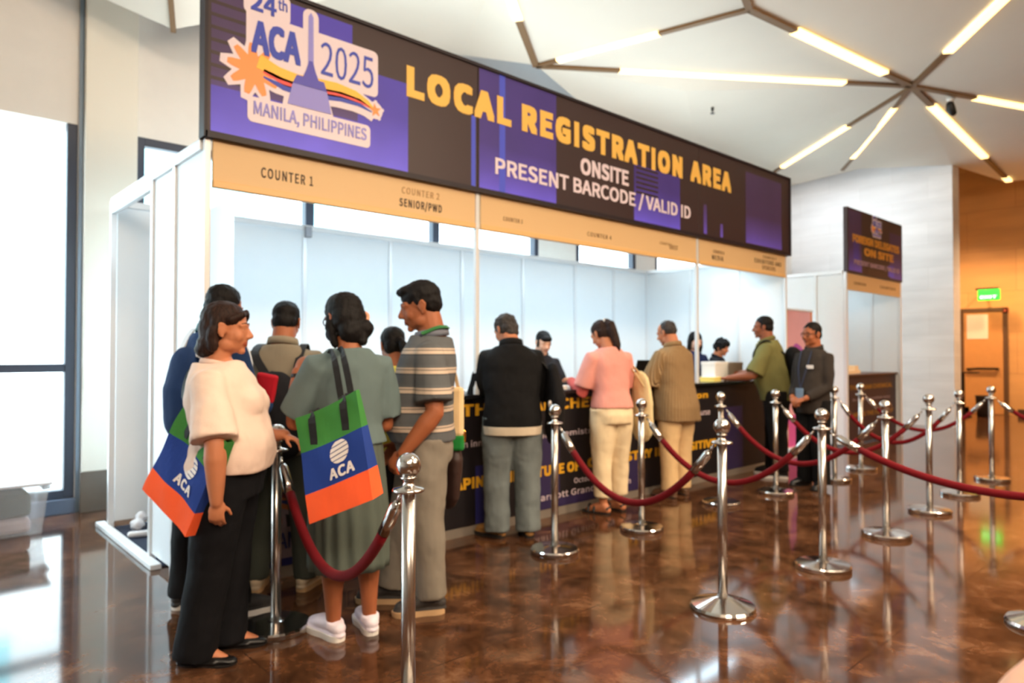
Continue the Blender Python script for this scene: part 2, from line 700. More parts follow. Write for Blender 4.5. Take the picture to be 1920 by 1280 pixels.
# ------------------------------------------------------------------ faceted ceiling
ND = dict(
    n1=(9.78, 3.04, 4.80), n2=(6.38, 3.45, 4.80), n3=(5.75, 5.87, 4.80), n4=(4.10, 4.66, 4.85), n5=(13.1, 5.25, 4.75),
    n6=(12.3, 6.25, 4.72), n7=(16.6, 3.42, 4.80), n8=(6.9, 0.62, 4.95), n9=(13.2, 1.55, 4.75),
    a1=(-6, 6.8, 5.0), a2=(-1.0, 6.8, 4.81), a2b=(1.80, 6.8, 4.38), a3=(1.75, 6.1, 4.03), a3b=(2.6, 6.8, 4.75), a4=(5.35, 6.8, 5.10), a5=(8.1, 6.8, 4.88), a6=(10.8, 6.8, 4.8), a7=(14.3, 6.8, 4.92),
    b1=(14.3, 5.2, 5.02), b2=(14.3, 3.8, 4.76), b3=(18.2, 3.8, 5.1), b3b=(18.2, 6.8, 5.2), b4=(18.2, 0.5, 4.9), b5=(18.2, -7, 4.9), b6=(8, -7, 4.9), b7=(-6, -7, 4.9), b8=(-6, 1.0, 5.0),
    c1=(2.2, 2.0, 5.05), c2=(1.2, 4.6, 4.72), c3=(11.6, 4.3, 4.72), c4=(7.6, 5.0, 4.72), c5=(10.5, -1.6, 4.75), c6=(3.2, -2.5, 4.85), c7=(-2, 3.5, 4.8))
keys = list(ND)
from mathutils.geometry import delaunay_2d_cdt
SLOTS = [('n2', 'n1'), ('n1', 'n7'), ('n3', 'n1'), ('n3', 'n2'), ('n4', 'n3'), ('n1', 'n6'), ('n1', 'n5'), ('n1', 'n8'), ('n1', 'n9'), ('n2', 'c1'), ('c2', 'a3')]
ed = [(keys.index(a), keys.index(b)) for a, b in SLOTS]
bnd = ['a1', 'a2', 'a2b', 'a3', 'a3b', 'a4', 'n3', 'a5', 'a6', 'a7', 'b1', 'b2', 'b3', 'b4', 'b5', 'b6', 'b7', 'b8']
bi = [keys.index(k) for k in bnd]
ed += [(bi[i], bi[(i + 1) % len(bi)]) for i in range(len(bi))]
pts2 = [Vector((ND[k][0], ND[k][1])) for k in keys]
vo, eo, fo, ov, oe, of = delaunay_2d_cdt(pts2, ed, [], 0, 1e-4)


def inside(p, poly):
    c = False
    j = len(poly) - 1
    for i in range(len(poly)):
        if (poly[i].y > p.y) != (poly[j].y > p.y) and p.x < (poly[j].x - poly[i].x) * (p.y - poly[i].y) / (poly[j].y - poly[i].y) + poly[i].x:
            c = not c
        j = i
    return c


poly = [Vector((ND[k][0], ND[k][1])) for k in bnd]
bm = bmesh.new()
vz = []
for i, v in enumerate(vo):
    src = ov[i][0] if ov[i] else 0
    vz.append(bm.verts.new((v.x, v.y, ND[keys[src]][2])))
for f in fo:
    cen = sum((vo[i] for i in f), Vector((0, 0))) / len(f)
    if inside(cen, poly):
        fc = bm.faces.new([vz[i] for i in f])
        fc.normal_update()
        if fc.normal.z > 0:
            fc.normal_flip()
o = struct('ceiling', bm, CEIL)
md = o.modifiers.new('solid', 'SOLIDIFY')
md.thickness = 0.03
md.offset = -1
bm = bmesh.new()
box(bm, -6.2, 18.4, -7.2, 7.1, 6.2, 6.35)
struct('ceiling_slab', bm, WHITE_WALL)

# slot luminaires: bronze channel with a glowing stretch
CHAN = M('bronze_channel', (122, 92, 58), 0.5, metal=0.2)
GLOW = M('warm_diffuser', (255, 236, 190), 0.5, emit=(255, 214, 140), estr=2.2)


def seg_box(bm, a, b, w, t):
    a, b = Vector(a), Vector(b)
    d = (b - a).normalized()
    s = Vector((-d.y, d.x, 0)).normalized() * w / 2
    up = Vector((0, 0, t))
    vs = [bm.verts.new(p) for p in [a - s - up, b - s - up, b + s - up, a + s - up, a - s, b - s, b + s, a + s]]
    for f in [(0, 3, 2, 1), (4, 5, 6, 7), (0, 1, 5, 4), (1, 2, 6, 5), (2, 3, 7, 6), (3, 0, 4, 7)]:
        bm.faces.new([vs[i] for i in f])


def slot(a, b, lits, label, w=0.085):
    A, B = Vector(ND[a]), Vector(ND[b])
    t = thing('ceiling_light', label, 'ceiling light', tuple((A + B) / 2), 0, 'slot lights in the faceted ceiling')
    c = t.location
    cuts = [0.0] + [x for l in lits for x in l] + [1.0]
    for i in range(0, len(cuts), 2):
        if cuts[i + 1] - cuts[i] > 0.01:
            bm = bmesh.new()
            seg_box(bm, A.lerp(B, cuts[i]) - c, A.lerp(B, cuts[i + 1]) - c, w * 0.75, 0.03)
            obj('channel', bm, CHAN, t)
    for l0, l1 in lits:
        bm = bmesh.new()
        seg_box(bm, A.lerp(B, l0) - c, A.lerp(B, l1) - c, w, 0.035)
        obj('diffuser', bm, GLOW, t)


slot('n2', 'n1', [(0.23, 0.79)], 'brightest ceiling slot light running into the star joint from upper left', 0.11)
slot('n1', 'n7', [(0.14, 0.66), (0.94, 1.0)], 'ceiling slot light running from the star joint toward the tan lobby wall', 0.11)
slot('n3', 'n1', [(0.21, 0.81)], 'long ceiling slot light lying almost level above the registration sign', 0.10)
slot('n3', 'n2', [(0.12, 0.62)], 'faint ceiling slot light slanting up from the joint above the dark sign', 0.09)
slot('n4', 'n3', [(0.05, 0.45)], 'short steep ceiling slot light above the middle of the sign top', 0.10)
slot('n1', 'n6', [(0.36, 0.88)], 'ceiling slot light slanting down to the right end of the sign', 0.08)
slot('n1', 'n5', [(0.19, 0.80)], 'ceiling slot light pointing down at the small second sign', 0.08)
slot('n1', 'n8', [(0.25, 0.75)], 'ceiling slot light rising from the star joint to the top right', 0.11)
slot('n1', 'n9', [(0.30, 0.95)], 'level ceiling slot light right of the star joint by the security camera', 0.10)
slot('n2', 'c1', [(0.3, 0.7)], 'ceiling slot light running back over the front of the hall', 0.10)

slot('c2', 'a3', [], 'dark ceiling joint strip at the top left behind the sign corner', 0.055)

# security camera and sprinkler hanging from the ceiling
sc_ = thing('security_camera', 'small black dome security camera hanging from white mount under the ceiling', 'security camera', (10.62, 2.83, 4.79))
bm = bmesh.new()
lathe(bm, [(0.05, 0), (0.05, -0.03), (0.02, -0.05), (0.02, -0.09)], 20)
obj('mount', bm, M('white_plastic', (230, 230, 226), 0.4), sc_, smooth=True)
bm = bmesh.new()
tube(bm, [(-0.02, 0, -0.10), (0.0, 0.0, -0.15), (0.03, -0.02, -0.20)], [0.05, 0.06, 0.045], 16, round_caps=True)
obj('camera_body', bm, BLACK, sc_, smooth=True)
sp_ = thing('sprinkler', 'small dark fire sprinkler dot on the pale ceiling above the sign', 'sprinkler', (8.45, 5.13, 4.72))
bm = bmesh.new()
lathe(bm, [(0.02, 0.04), (0.02, -0.02), (0.008, -0.03), (0.008, -0.06)], 16)
obj('sprinkler_body', bm, M('dark_steel', (60, 58, 60), 0.4, metal=0.7), sp_)
bm = bmesh.new()
lathe(bm, [(0.03, -0.062), (0.03, -0.055)], 16)
obj('deflector', bm, MATS['dark_steel'], sp_)

# exit sign, fire alarm, hand rail
ex = thing('exit_sign', 'green glowing EXIT sign hanging above the lobby door', 'exit sign', (17.55, 4.0, 2.60))
bm = bmesh.new()
box(bm, -0.03, 0.03, -0.20, 0.20, -0.12, 0.11)
obj('sign_box', bm, M('exit_green', (40, 220, 60), 0.4, emit=(40, 235, 60), estr=1.1), ex, bevel=0.008)
bm = bmesh.new()
box(bm, -0.015, 0.015, -0.18, 0.24, 0.112, 0.15)
tube(bm, [(0.0, 0.18, 0.13), (0.42, 0.18, 0.13)], 0.018, 8)
obj('bracket', bm, MATS['dark_bronze'], ex)
me = fontmesh('EXIT', 0.02, 1.0, 0.01)
xs = [v.co.x for v in me.vertices]
for v in me.vertices:
    q = (v.co.x - min(xs)) / (max(xs) - min(xs))
    v.co = (-0.034 if v.co.z > 0 else -0.030, 0.15 - q * 0.30, -0.075 + v.co.y * 0.20)
link('exit_lettering', me, M('exit_white', (225, 255, 225), 0.4, emit=(215, 255, 215), estr=1.2), ex)
al = thing('fire_alarm', 'small red fire alarm box on tan wall right of the exit sign', 'fire alarm', (17.95, 3.80, 2.27))
bm = bmesh.new()
box(bm, 0, 0.05, -0.05, 0.05, -0.07, 0.07)
obj('alarm_body', bm, M('alarm_red', (140, 50, 26), 0.4), al, bevel=0.01)
bm = bmesh.new()
box(bm, -0.012, 0.0, -0.025, 0.025, -0.03, 0.03)
obj('alarm_lens', bm, M('alarm_lens_red', (190, 90, 60), 0.2), al)
bp_ = thing('trash_bin', 'small dark bin on the floor in front of the lobby door', 'bin', (17.1, 4.0, 0))
bm = bmesh.new()
lathe(bm, [(0.13, 0), (0.16, 0.42), (0.165, 0.44), (0.15, 0.44), (0.12, 0.03), (0.0, 0.03)], 24)
obj('bin_body', bm, M('bin_dark', (40, 32, 28), 0.5), bp_, smooth=True)
bm = bmesh.new()
tube(bm, [(0.165 * math.cos(2 * PI * k / 24), 0.165 * math.sin(2 * PI * k / 24), 0.44) for k in range(24)], 0.01, 8, closed=True)
obj('bin_rim', bm, MATS['dark_bronze'], bp_, smooth=True)
lp_ = thing('lectern_stand', 'dark slim reception stand left of the lobby door', 'stand', (16.9, 4.36, 0))
bm = bmesh.new()
tube(bm, [(0, 0, 0.02), (0, 0, 0.92)], 0.06, 12)
obj('stand_column', bm, MATS['dark_bronze'], lp_)
bm = bmesh.new()
lathe(bm, [(0.18, 0), (0.18, 0.02), (0.05, 0.03)], 24)
obj('stand_base', bm, MATS['dark_bronze'], lp_)
bm = bmesh.new()
box(bm, -0.12, 0.12, -0.30, 0.08, 0.92, 0.95)
obj('stand_top', bm, MATS['dark_bronze'], lp_, bevel=0.006)
# ------------------------------------------------------------------ registration booth
FY = 3.90          # fascia plane
BX0, BX1, BY1 = 1.28, 8.05, 5.97
booth = thing('exhibition_booth', 'long white panel booth with beige counter fascia under the dark purple LOCAL REGISTRATION sign', 'booth', (BX0, FY, 0))


def bp(name, x0, x1, y0, y1, z0, z1, m, bevel=0.0, parent=None):
    return obj(name, BX(x0 - BX0, x1 - BX0, y0 - FY, y1 - FY, z0, z1), m, parent or booth, bevel=bevel)


for x, z in ((1.28, 0), (3.19, 1.03), (6.09, 1.03), (8.01, 0)):
    bp('post', x, x + 0.034, FY - 0.017, FY + 0.017, z, 2.51, ALU, 0.006)
# back wall panels with slim aluminium uprights
xs = [1.30, 1.94, 2.85, 3.77, 4.69, 5.61, 6.53, 7.30, 8.03]
for a, b in zip(xs, xs[1:]):
    bp('back_panel', a + 0.02, b - 0.02, BY1 - 0.012, BY1, 0.05, 2.46, BOOTH_WHITE)
    bp('upright', b - 0.02, b + 0.02, BY1 - 0.03, BY1 + 0.01, 0, 2.5, ALU, 0.004)
bp('top_rail', 1.30, 8.03, BY1 - 0.034, BY1 + 0.014, 2.462, 2.513, ALU, 0.004)
bp('corner_bracket', 2.84, 2.90, BY1 - 0.07, BY1 - 0.03, 2.40, 2.50, M('bracket_grey', (150, 152, 158), 0.4, metal=0.5), 0.006)
# left side: two narrow panels, then an open doorway under a header
for a, b in [(3.925, 4.38), (4.42, 4.84)]:
    bp('side_panel', 1.285, 1.297, a, b, 0.05, 2.45, BOOTH_WHITE)
    bp('upright', 1.27, 1.312, b, b + 0.04, 0, 2.5, ALU, 0.004)
bp('upright', 1.27, 1.312, 5.93, 5.97, 0, 2.5, ALU, 0.004)
bp('top_rail', 1.266, 1.316, 3.93, 4.88, 2.452, 2.513, ALU, 0.004)
bp('door_header', 1.272, 1.31, 4.88, 5.95, 2.40, 2.52, BOOTH_WHITE, 0.004)
bp('floor_sill', 1.22, 1.285, 4.62, 6.1, 0.0, 0.035, M('sill_white', (236, 238, 240), 0.3), 0.006)
bp('carpet', 1.30, 8.0, 4.66, 5.94, 0.0, 0.012, M('blue_carpet', (34, 42, 62), 0.95, var=0.1, vscale=60))
# partition hiding the store behind the doorway
bp('inner_partition', 1.80, 1.815, 4.9, 5.94, 0.05, 2.42, BOOTH_WHITE)
# right side panels
for a, b in [(3.925, 4.5), (4.54, 5.2), (5.24, 5.93)]:
    bp('side_panel', 8.035, 8.047, a, b, 0.05, 2.46, BOOTH_WHITE)
    bp('upright', 8.02, 8.06, b, b + 0.04, 0, 2.5, ALU, 0.004)
bp('top_rail', 8.016, 8.064, 3.93, 5.97, 2.462, 2.513, ALU, 0.004)
# beige fascia with counter names
for a, b in [(1.325, 3.185), (3.24, 6.085), (6.14, 8.005)]:
    fb = bp('fascia_board', a, b, FY - 0.012, FY + 0.01, 2.285, 2.51, BEIGE, 0.002)
    bp('fascia_edge', a, b, FY - 0.02, FY + 0.015, 2.245, 2.285, ORANGE_EDGE, 0.004)
INK = M('brown_ink', (62, 44, 34), 0.6)
FAINT = M('faint_ink', (176, 136, 90), 0.6)
INK2 = M('soft_ink', (130, 96, 62), 0.6)
off = (BX0, FY, 0)


def ft(body, x0, x1, z0, z1, m, bold=0.01):
    text('counter_lettering', body, x0, x1, z0, z1, FY - 0.0125, m, booth, bold, 1.1, off)


ft('COUNTER 1', 1.593, 1.913, 2.345, 2.405, INK, 0.015)
ft('COUNTER 2', 2.55, 2.86, 2.405, 2.45, FAINT)
ft('SENIOR/PWD', 2.532, 2.881, 2.305, 2.375, INK, 0.02)
ft('COUNTER 3', 3.46, 3.66, 2.34, 2.372, INK2)
ft('COUNTER 4', 4.42, 4.74, 2.335, 2.372, INK2)
ft('COUNTER 5', 5.46, 5.66, 2.375, 2.405, FAINT)
ft('GUEST', 5.62, 5.76, 2.345, 2.39, INK2)
ft('COUNTER 6', 6.40, 6.62, 2.385, 2.42, INK2)
ft('MEDIA', 6.38, 6.60, 2.315, 2.365, INK)
ft('COUNTER 7', 7.46, 7.78, 2.43, 2.465, INK2)
ft('EXHIBITORS AND', 7.27, 7.90, 2.365, 2.415, INK)
ft('SPONSORS', 7.44, 7.76, 2.30, 2.35, INK2)


# ------------------------------------------------------------------ printed graphics shared by the signs
def purple(name, z0, z1, top, bot):
    if name in MATS:
        return MATS[name]
    m = bpy.data.materials.new(name)
    m.use_nodes = True
    nt = m.node_tree
    b = nt.nodes['Principled BSDF']
    b.inputs['Roughness'].default_value = 0.5
    tc = nt.nodes.new('ShaderNodeTexCoord')
    sp = nt.nodes.new('ShaderNodeSeparateXYZ')
    nt.links.new(tc.outputs['Object'], sp.inputs[0])
    mr = nt.nodes.new('ShaderNodeMapRange')
    mr.inputs[1].default_value = z0
    mr.inputs[2].default_value = z1
    nt.links.new(sp.outputs['Z'], mr.inputs[0])
    r = ramp(nt, [(0.0, bot), (0.18, tuple(int(a * 0.5 + b_ * 0.5) for a, b_ in zip(top, bot))), (0.4, top), (1.0, top)])
    nt.links.new(mr.outputs[0], r.inputs['Fac'])
    n = nt.nodes.new('ShaderNodeTexNoise')
    n.inputs['Scale'].default_value = 2.5
    nt.links.new(tc.outputs['Object'], n.inputs['Vector'])
    hs = nt.nodes.new('ShaderNodeHueSaturation')
    m2 = nt.nodes.new('ShaderNodeMapRange')
    m2.inputs[3].default_value = 0.8
    m2.inputs[4].default_value = 1.2
    nt.links.new(n.outputs['Fac'], m2.inputs[0])
    nt.links.new(m2.outputs[0], hs.inputs['Value'])
    nt.links.new(r.outputs['Color'], hs.inputs['Color'])
    nt.links.new(hs.outputs['Color'], b.inputs['Base Color'])
    MATS[name] = m
    return m


def prism(bm, pts, y0, y1):
    """polygon in XZ extruded from y0 (front) to y1"""
    a = [bm.verts.new((x, y0, z)) for x, z in pts]
    b = [bm.verts.new((x, y1, z)) for x, z in pts]
    n = len(pts)
    f0 = bm.faces.new(a)
    f1 = bm.faces.new(b[::-1])
    for i in range(n):
        bm.faces.new((a[i], b[i], b[(i + 1) % n], a[(i + 1) % n]))
    f0.normal_update()
    f1.normal_update()
    bmesh.ops.triangulate(bm, faces=[f0, f1])


def rrect(x0, x1, z0, z1, r, n=5):
    p = []
    for cx, cz, a0 in [(x1 - r, z1 - r, 0), (x0 + r, z1 - r, 90), (x0 + r, z0 + r, 180), (x1 - r, z0 + r, 270)]:
        for k in range(n + 1):
            a = R(a0 + 90 * k / n)
            p.append((cx + r * math.cos(a), cz + r * math.sin(a)))
    return p


def band(ctr, th):
    """ribbon polygon round a centre line with per-point half thickness"""
    up, dn = [], []
    for i, (x, z) in enumerate(ctr):
        x0, z0 = ctr[max(i - 1, 0)]
        x1, z1 = ctr[min(i + 1, len(ctr) - 1)]
        L = math.hypot(x1 - x0, z1 - z0)
        nx, nz = -(z1 - z0) / L, (x1 - x0) / L
        up.append((x + nx * th[i], z + nz * th[i]))
        dn.append((x - nx * th[i], z - nz * th[i]))
    return up + dn[::-1]


def sunpoly(cx, cz, r0, r1, nray, grow=0.0, skip=None):
    p = []
    for k in range(nray):
        a = 2 * PI * k / nray + 0.25
        w = 0.17 + (0.05 if grow else 0)
        R1 = r1 + grow
        if skip and skip(a % (2 * PI)):
            R1 = r0 + grow + 0.02
        for da, rr in [(-0.335, r0 + grow), (-w, (r0 * 0.35 + R1 * 0.65)), (-w * 0.55, R1), (w * 0.55, R1), (w, (r0 * 0.35 + R1 * 0.65)), (0.335, r0 + grow)]:
            p.append((cx + rr * math.cos(a + da), cz + rr * math.sin(a + da)))
    return p


LOGO_BLUE = M('logo_blue', (62, 78, 190), 0.5)
LOGO_OR = M('logo_orange', (255, 160, 92), 0.5)
LOGO_YE = M('logo_yellow', (255, 200, 78), 0.5)
LOGO_RED = M('logo_red', (236, 86, 80), 0.5)
LOGO_LILAC = M('logo_lilac', (150, 146, 226), 0.5)
LOGO_DEEP = M('logo_deep_lilac', (88, 84, 190), 0.5)


def logo(parent, fx, fz, s, y, off, mats=None, full=True):
    """emblem drawn in the sign's own metres (x 1.34..2.37, z 2.66..3.42), moved to (fx, fz) and scaled"""
    W_, OR_, YE_, RE_, BL_, LI_, DL_ = mats or (WHITE_PRINT, LOGO_OR, LOGO_YE, LOGO_RED, LOGO_BLUE, LOGO_LILAC, LOGO_DEEP)
    T = lambda x, z: (fx + (x - 1.85) * s - off[0], fz + (z - 3.0) * s - off[2])
    Y = lambda k: y - 0.0012 * k - 0.0003 - off[1]

    def piece(name, polys, k, m, par):
        bm = bmesh.new()
        for j, p in enumerate(polys):
            prism(bm, [T(*q) for q in p], Y(k + 0.06 * j), Y(k - 1) + 0.0004)
        bmesh.ops.recalc_face_normals(bm, faces=bm.faces)
        return obj(name, bm, m, par)
    yel = [(1.56, 3.00), (1.68, 2.965), (1.80, 2.955), (1.92, 2.965), (2.05, 2.975), (2.18, 2.965), (2.27, 2.935), (2.325, 2.90)]
    out = [sunpoly(1.535, 2.945, 0.095, 0.155, 9, 0.035),
           rrect(1.475, 1.75, 3.262, 3.425, 0.03), rrect(1.49, 1.86, 3.01, 3.275, 0.03), rrect(1.49, 1.60, 3.2, 3.32, 0.01), rrect(1.83, 1.93, 2.9, 3.405, 0.045),
           rrect(1.90, 2.345, 2.985, 3.28, 0.035), rrect(1.50, 2.29, 2.645, 2.79, 0.03),
           [(1.74, 3.0), (1.96, 3.0), (2.04, 2.76), (1.70, 2.76)],
           band([(x, z - 0.035) for x, z in yel], [0.09, 0.09, 0.09, 0.09, 0.085, 0.075, 0.06, 0.05]),
           sunpoly(2.325, 2.90, 0.035, 0.045, 5, 0.022)]
    lg = piece('logo', out, 1, W_, parent)
    piece('logo_sun', [sunpoly(1.535, 2.945, 0.085, 0.15, 9)], 2, OR_, lg)
    piece('logo_ribbon_yellow', [band(yel, [0.042, 0.036, 0.034, 0.034, 0.032, 0.026, 0.016, 0.004])], 3, YE_, lg)
    piece('logo_ribbon_red', [band([(x + 0.03, z - 0.047 + 0.02 * i / 7) for i, (x, z) in enumerate(yel[:-1])], [0.012, 0.02, 0.02, 0.02, 0.018, 0.014, 0.004])], 3, RE_, lg)
    piece('logo_ribbon_blue', [band([(x + 0.03, z - 0.082 + 0.035 * i / 7) for i, (x, z) in enumerate(yel[:-1])], [0.005, 0.017, 0.02, 0.02, 0.016, 0.012, 0.003])], 3, BL_, lg)
    piece('logo_obelisk', [[(1.862, 3.0), (1.864, 3.36), (1.879, 3.385), (1.894, 3.36), (1.898, 3.0)]], 4, LI_, lg)
    piece('logo_monument', [[(1.79, 2.985), (1.83, 2.985), (1.85, 3.03), (1.868, 3.09), (1.892, 3.09), (1.91, 3.03), (1.93, 2.985), (1.965, 2.985), (1.985, 2.93), (1.765, 2.93)]], 5, DL_, lg)
    piece('logo_pedestal', [[(1.765, 2.932), (1.985, 2.932), (2.015, 2.80), (1.735, 2.80)]], 5, LI_, lg)
    st = []
    for k in range(10):
        a = R(100 + 36 * k)
        rr = 0.045 if k % 2 == 0 else 0.02
        st.append((2.325 + rr * math.cos(a), 2.90 + rr * math.sin(a)))
    piece('logo_star', [st], 4, OR_, lg)

    def lt(body, x0, x1, z0, z1, m, bold):
        a = T(x0, z0)
        b = T(x1, z1)
        text('logo_lettering', body, a[0] + off[0], b[0] + off[0], a[1] + off[2], b[1] + off[2], y - 0.0021, m, lg, bold, 1.0, off, 0.0035)
    lt('24', 1.515, 1.665, 3.285, 3.40, BL_, 0.02)
    lt('th', 1.675, 1.73, 3.335, 3.405, BL_, 0.01)
    lt('ACA', 1.518, 1.815, 3.04, 3.235, BL_, 0.035)
    lt('2025', 1.945, 2.31, 3.03, 3.235, BL_, 0.0)
    lt('MANILA, PHILIPPINES', 1.535, 2.262, 2.672, 2.768, LI_ if mats is None else BL_, 0.012)
    return lg


# ------------------------------------------------------------------ big header sign on the booth
sign = thing('registration_sign', 'long dark purple LOCAL REGISTRATION AREA header sign with sunburst ACA 2025 emblem', 'sign', (BX0, FY, 2.512))
SO = (BX0, FY, 2.512)
SY = FY - 0.04
for a, b in [(1.275, 3.185), (3.192, 6.095), (6.10, 8.065)]:
    obj('sign_board', BX(a - SO[0], b - SO[0], SY - SO[1], SY + 0.06 - SO[1], 0, 0.925), SIGN_DARK, sign, bevel=0.003)
EDGE = M('sign_edge', (30, 20, 30), 0.5)
bm = bmesh.new()
box(bm, 1.27 - SO[0], 8.07 - SO[0], -0.055, 0.03, 0.918, 0.94)
box(bm, 1.27 - SO[0], 8.07 - SO[0], -0.055, 0.03, -0.004, 0.03)
box(bm, 1.262 - SO[0], 1.28 - SO[0], -0.055, 0.03, -0.004, 0.94)
box(bm, 8.06 - SO[0], 8.08 - SO[0], -0.055, 0.03, -0.004, 0.94)
obj('sign_frame', bm, EDGE, sign)
P1 = purple('purple_bright', 0.02, 0.9, (78, 66, 190), (112, 104, 250))
P2 = purple('purple_mid', 0.02, 0.9, (70, 54, 140), (108, 96, 240))
P3 = purple('purple_dull', 0.02, 0.9, (74, 54, 98), (110, 92, 220))
P4 = M('blue_bar', (74, 88, 216), 0.5)


def gfx(rects, m, k):
    bm = bmesh.new()
    for x0, x1, z0, z1 in rects:
        prism(bm, [(x0 - SO[0], z0 - SO[2]), (x1 - SO[0], z0 - SO[2]), (x1 - SO[0], z1 - SO[2]), (x0 - SO[0], z1 - SO[2])], SY - SO[1] - 0.0006 * k, SY - SO[1])
    bmesh.ops.recalc_face_normals(bm, faces=bm.faces)
    obj('printed_graphic', bm, m, sign)


gfx([(1.30, 2.58, 2.545, 2.80), (2.2, 2.58, 2.80, 3.14), (1.62, 2.16, 3.11, 3.40)], P1, 1)
gfx([(1.30, 1.62, 2.80, 3.40), (1.62, 2.2, 2.80, 3.11)], P3, 1)
gfx([(1.30, 1.60, 2.83 + 0.07 * k, 2.85 + 0.07 * k) for k in range(8)], SIGN_DARK, 2)
gfx([(3.20, 4.01, 2.545, 3.425)], P2, 1)
gfx([(3.125, 3.165, 2.545, 3.06), (3.395, 3.455, 2.545, 3.43)], P4, 2)
gfx([(5.03, 5.76, 2.545, 3.06)], P2, 1)
gfx([(5.06, 5.40, 2.80 + 0.045 * k, 2.82 + 0.045 * k) for k in range(6)], SIGN_DARK, 2)
gfx([(7.03, 7.86, 2.56, 3.35)], P3, 1)
gfx([(6.18, 6.24, 2.56, 2.86), (6.5, 6.55, 2.56, 2.70)], P3, 1)
text('sign_lettering', 'LOCAL', 2.566, 3.515, 3.053, 3.268, SY - 0.0012, GOLD, sign, 0.052, 1.10, SO, 0.003)
text('sign_lettering', 'REGISTRATION', 3.626, 5.80, 3.053, 3.27, SY - 0.0012, GOLD, sign, 0.052, 1.10, SO, 0.003)
text('sign_lettering', 'AREA', 5.94, 6.716, 3.058, 3.272, SY - 0.0012, GOLD, sign, 0.052, 1.10, SO, 0.003)
text('sign_lettering', 'ONSITE', 4.302, 4.948, 2.838, 2.98, SY - 0.0012, WHITE_PRINT, sign, 0.03, 1.0, SO, 0.003)
text('sign_lettering', 'PRESENT BARCODE / VALID ID', 3.353, 5.938, 2.645, 2.805, SY - 0.0012, WHITE_PRINT, sign, 0.02, 1.0, SO, 0.003)
logo(sign, 1.85, 3.0, 1.0, SY - 0.0012, SO)

# ------------------------------------------------------------------ registration counter
CY = 3.95
counter = thing('registration_counter', 'long black registration counter with yellow printed slogan along its front', 'counter', (1.36, CY, 0))
CO = (1.36, CY, 0)
C_DARK = M('counter_dark', (22, 18, 22), 0.45)
obj('counter_front', BX(0, 6.5, 0, 0.02, 0.07, 1.0), C_DARK, counter)
obj('counter_top', BX(-0.01, 6.52, -0.06, 0.52, 1.0, 1.03), M('counter_top_black', (18, 18, 20), 0.25), counter, bevel=0.005)
obj('counter_end', BX(6.48, 6.5, 0.02, 0.48, 0.03, 1.0), C_DARK, counter)
obj('counter_end', BX(0.0, 0.02, 0.02, 0.48, 0.03, 1.0), C_DARK, counter)
obj('counter_shelf', BX(0.02, 6.48, 0.1, 0.46, 0.5, 0.52), C_DARK, counter)
obj('kick_strip', BX(0.0, 6.5, 0.004, 0.02, 0.0, 0.07), M('kick_grey', (150, 140, 128), 0.4, metal=0.4), counter)
C_PUR = M('counter_purple', (44, 34, 74), 0.5)
C_BLUE = M('counter_blue', (30, 30, 92), 0.5)
for i_, (x0, x1, z0, z1, m) in enumerate([(3.38, 3.66, 0.072, 0.50, C_BLUE), (3.98, 4.32, 0.072, 0.66, C_PUR), (4.0, 5.2, 0.072, 0.15, C_PUR), (2.0, 2.6, 0.072, 0.30, C_BLUE), (1.5, 2.05, 0.072, 0.22, C_BLUE),
                          (5.0, 5.5, 0.072, 0.40, C_PUR), (6.0, 6.3, 0.072, 0.55, C_PUR), (7.0, 7.4, 0.072, 0.75, C_PUR)]):
    x0, x1 = x0 * CY / 4.12, x1 * CY / 4.12
    bm = bmesh.new()
    prism(bm, [(x0 - CO[0], z0), (x1 - CO[0], z0), (x1 - CO[0], z1), (x0 - CO[0], z1)], -0.0004 - 0.00007 * i_, 0.001)
    bmesh.ops.recalc_face_normals(bm, faces=bm.faces)
    obj('printed_graphic', bm, m, counter)
C_GOLD = M('counter_gold', (214, 158, 30), 0.5)
C_WH = M('counter_white', (196, 178, 184), 0.5)


def ct(body, x0, x1, z0, z1, m, bold=0.03):
    kk = CY / 4.12
    x0, x1, z0, z1 = x0 * kk, x1 * kk, 1.33 - (1.33 - z0) * kk, 1.33 - (1.33 - z1) * kk
    text('counter_lettering', body, x0, x1, z0, z1, CY - 0.0012, m, counter, bold, 1.02, CO, 0.002)


ct('THE ASIAN CHEMICAL', 3.24, 5.30, 0.85, 0.945, C_GOLD, 0.035)
ct('of the Region', 5.42, 6.66, 0.83, 0.92, C_GOLD, 0.03)
ct('in an innovative way', 3.12, 3.92, 0.60, 0.665, C_WH, 0.01)
ct('the Chemistry of the future', 4.02, 5.5, 0.60, 0.67, C_WH, 0.01)
ct('in the Course', 6.1, 6.70, 0.665, 0.73, C_WH, 0.01)
ct('SHAPING THE FUTURE OF', 3.0, 4.58, 0.295, 0.385, C_GOLD, 0.04)
ct('CHEMISTRY IN A POSITIVE', 4.68, 6.82, 0.305, 0.395, C_GOLD, 0.04)
ct('October 2025', 4.50, 5.0, 0.19, 0.24, C_WH, 0.01)
ct('Marriott Grand Ballroom', 4.0, 5.3, 0.09, 0.15, C_WH, 0.01)
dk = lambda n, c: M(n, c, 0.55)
logo(counter, 2.06, 0.56, 1.25, CY - 0.001, CO, (dk('dim_white', (120, 104, 112)), dk('dim_orange', (150, 84, 44)), dk('dim_yellow', (140, 100, 36)), dk('dim_red', (110, 36, 34)), dk('dim_blue', (34, 40, 96)), dk('dim_lilac', (76, 70, 112)), dk('dim_deep', (46, 42, 90))))


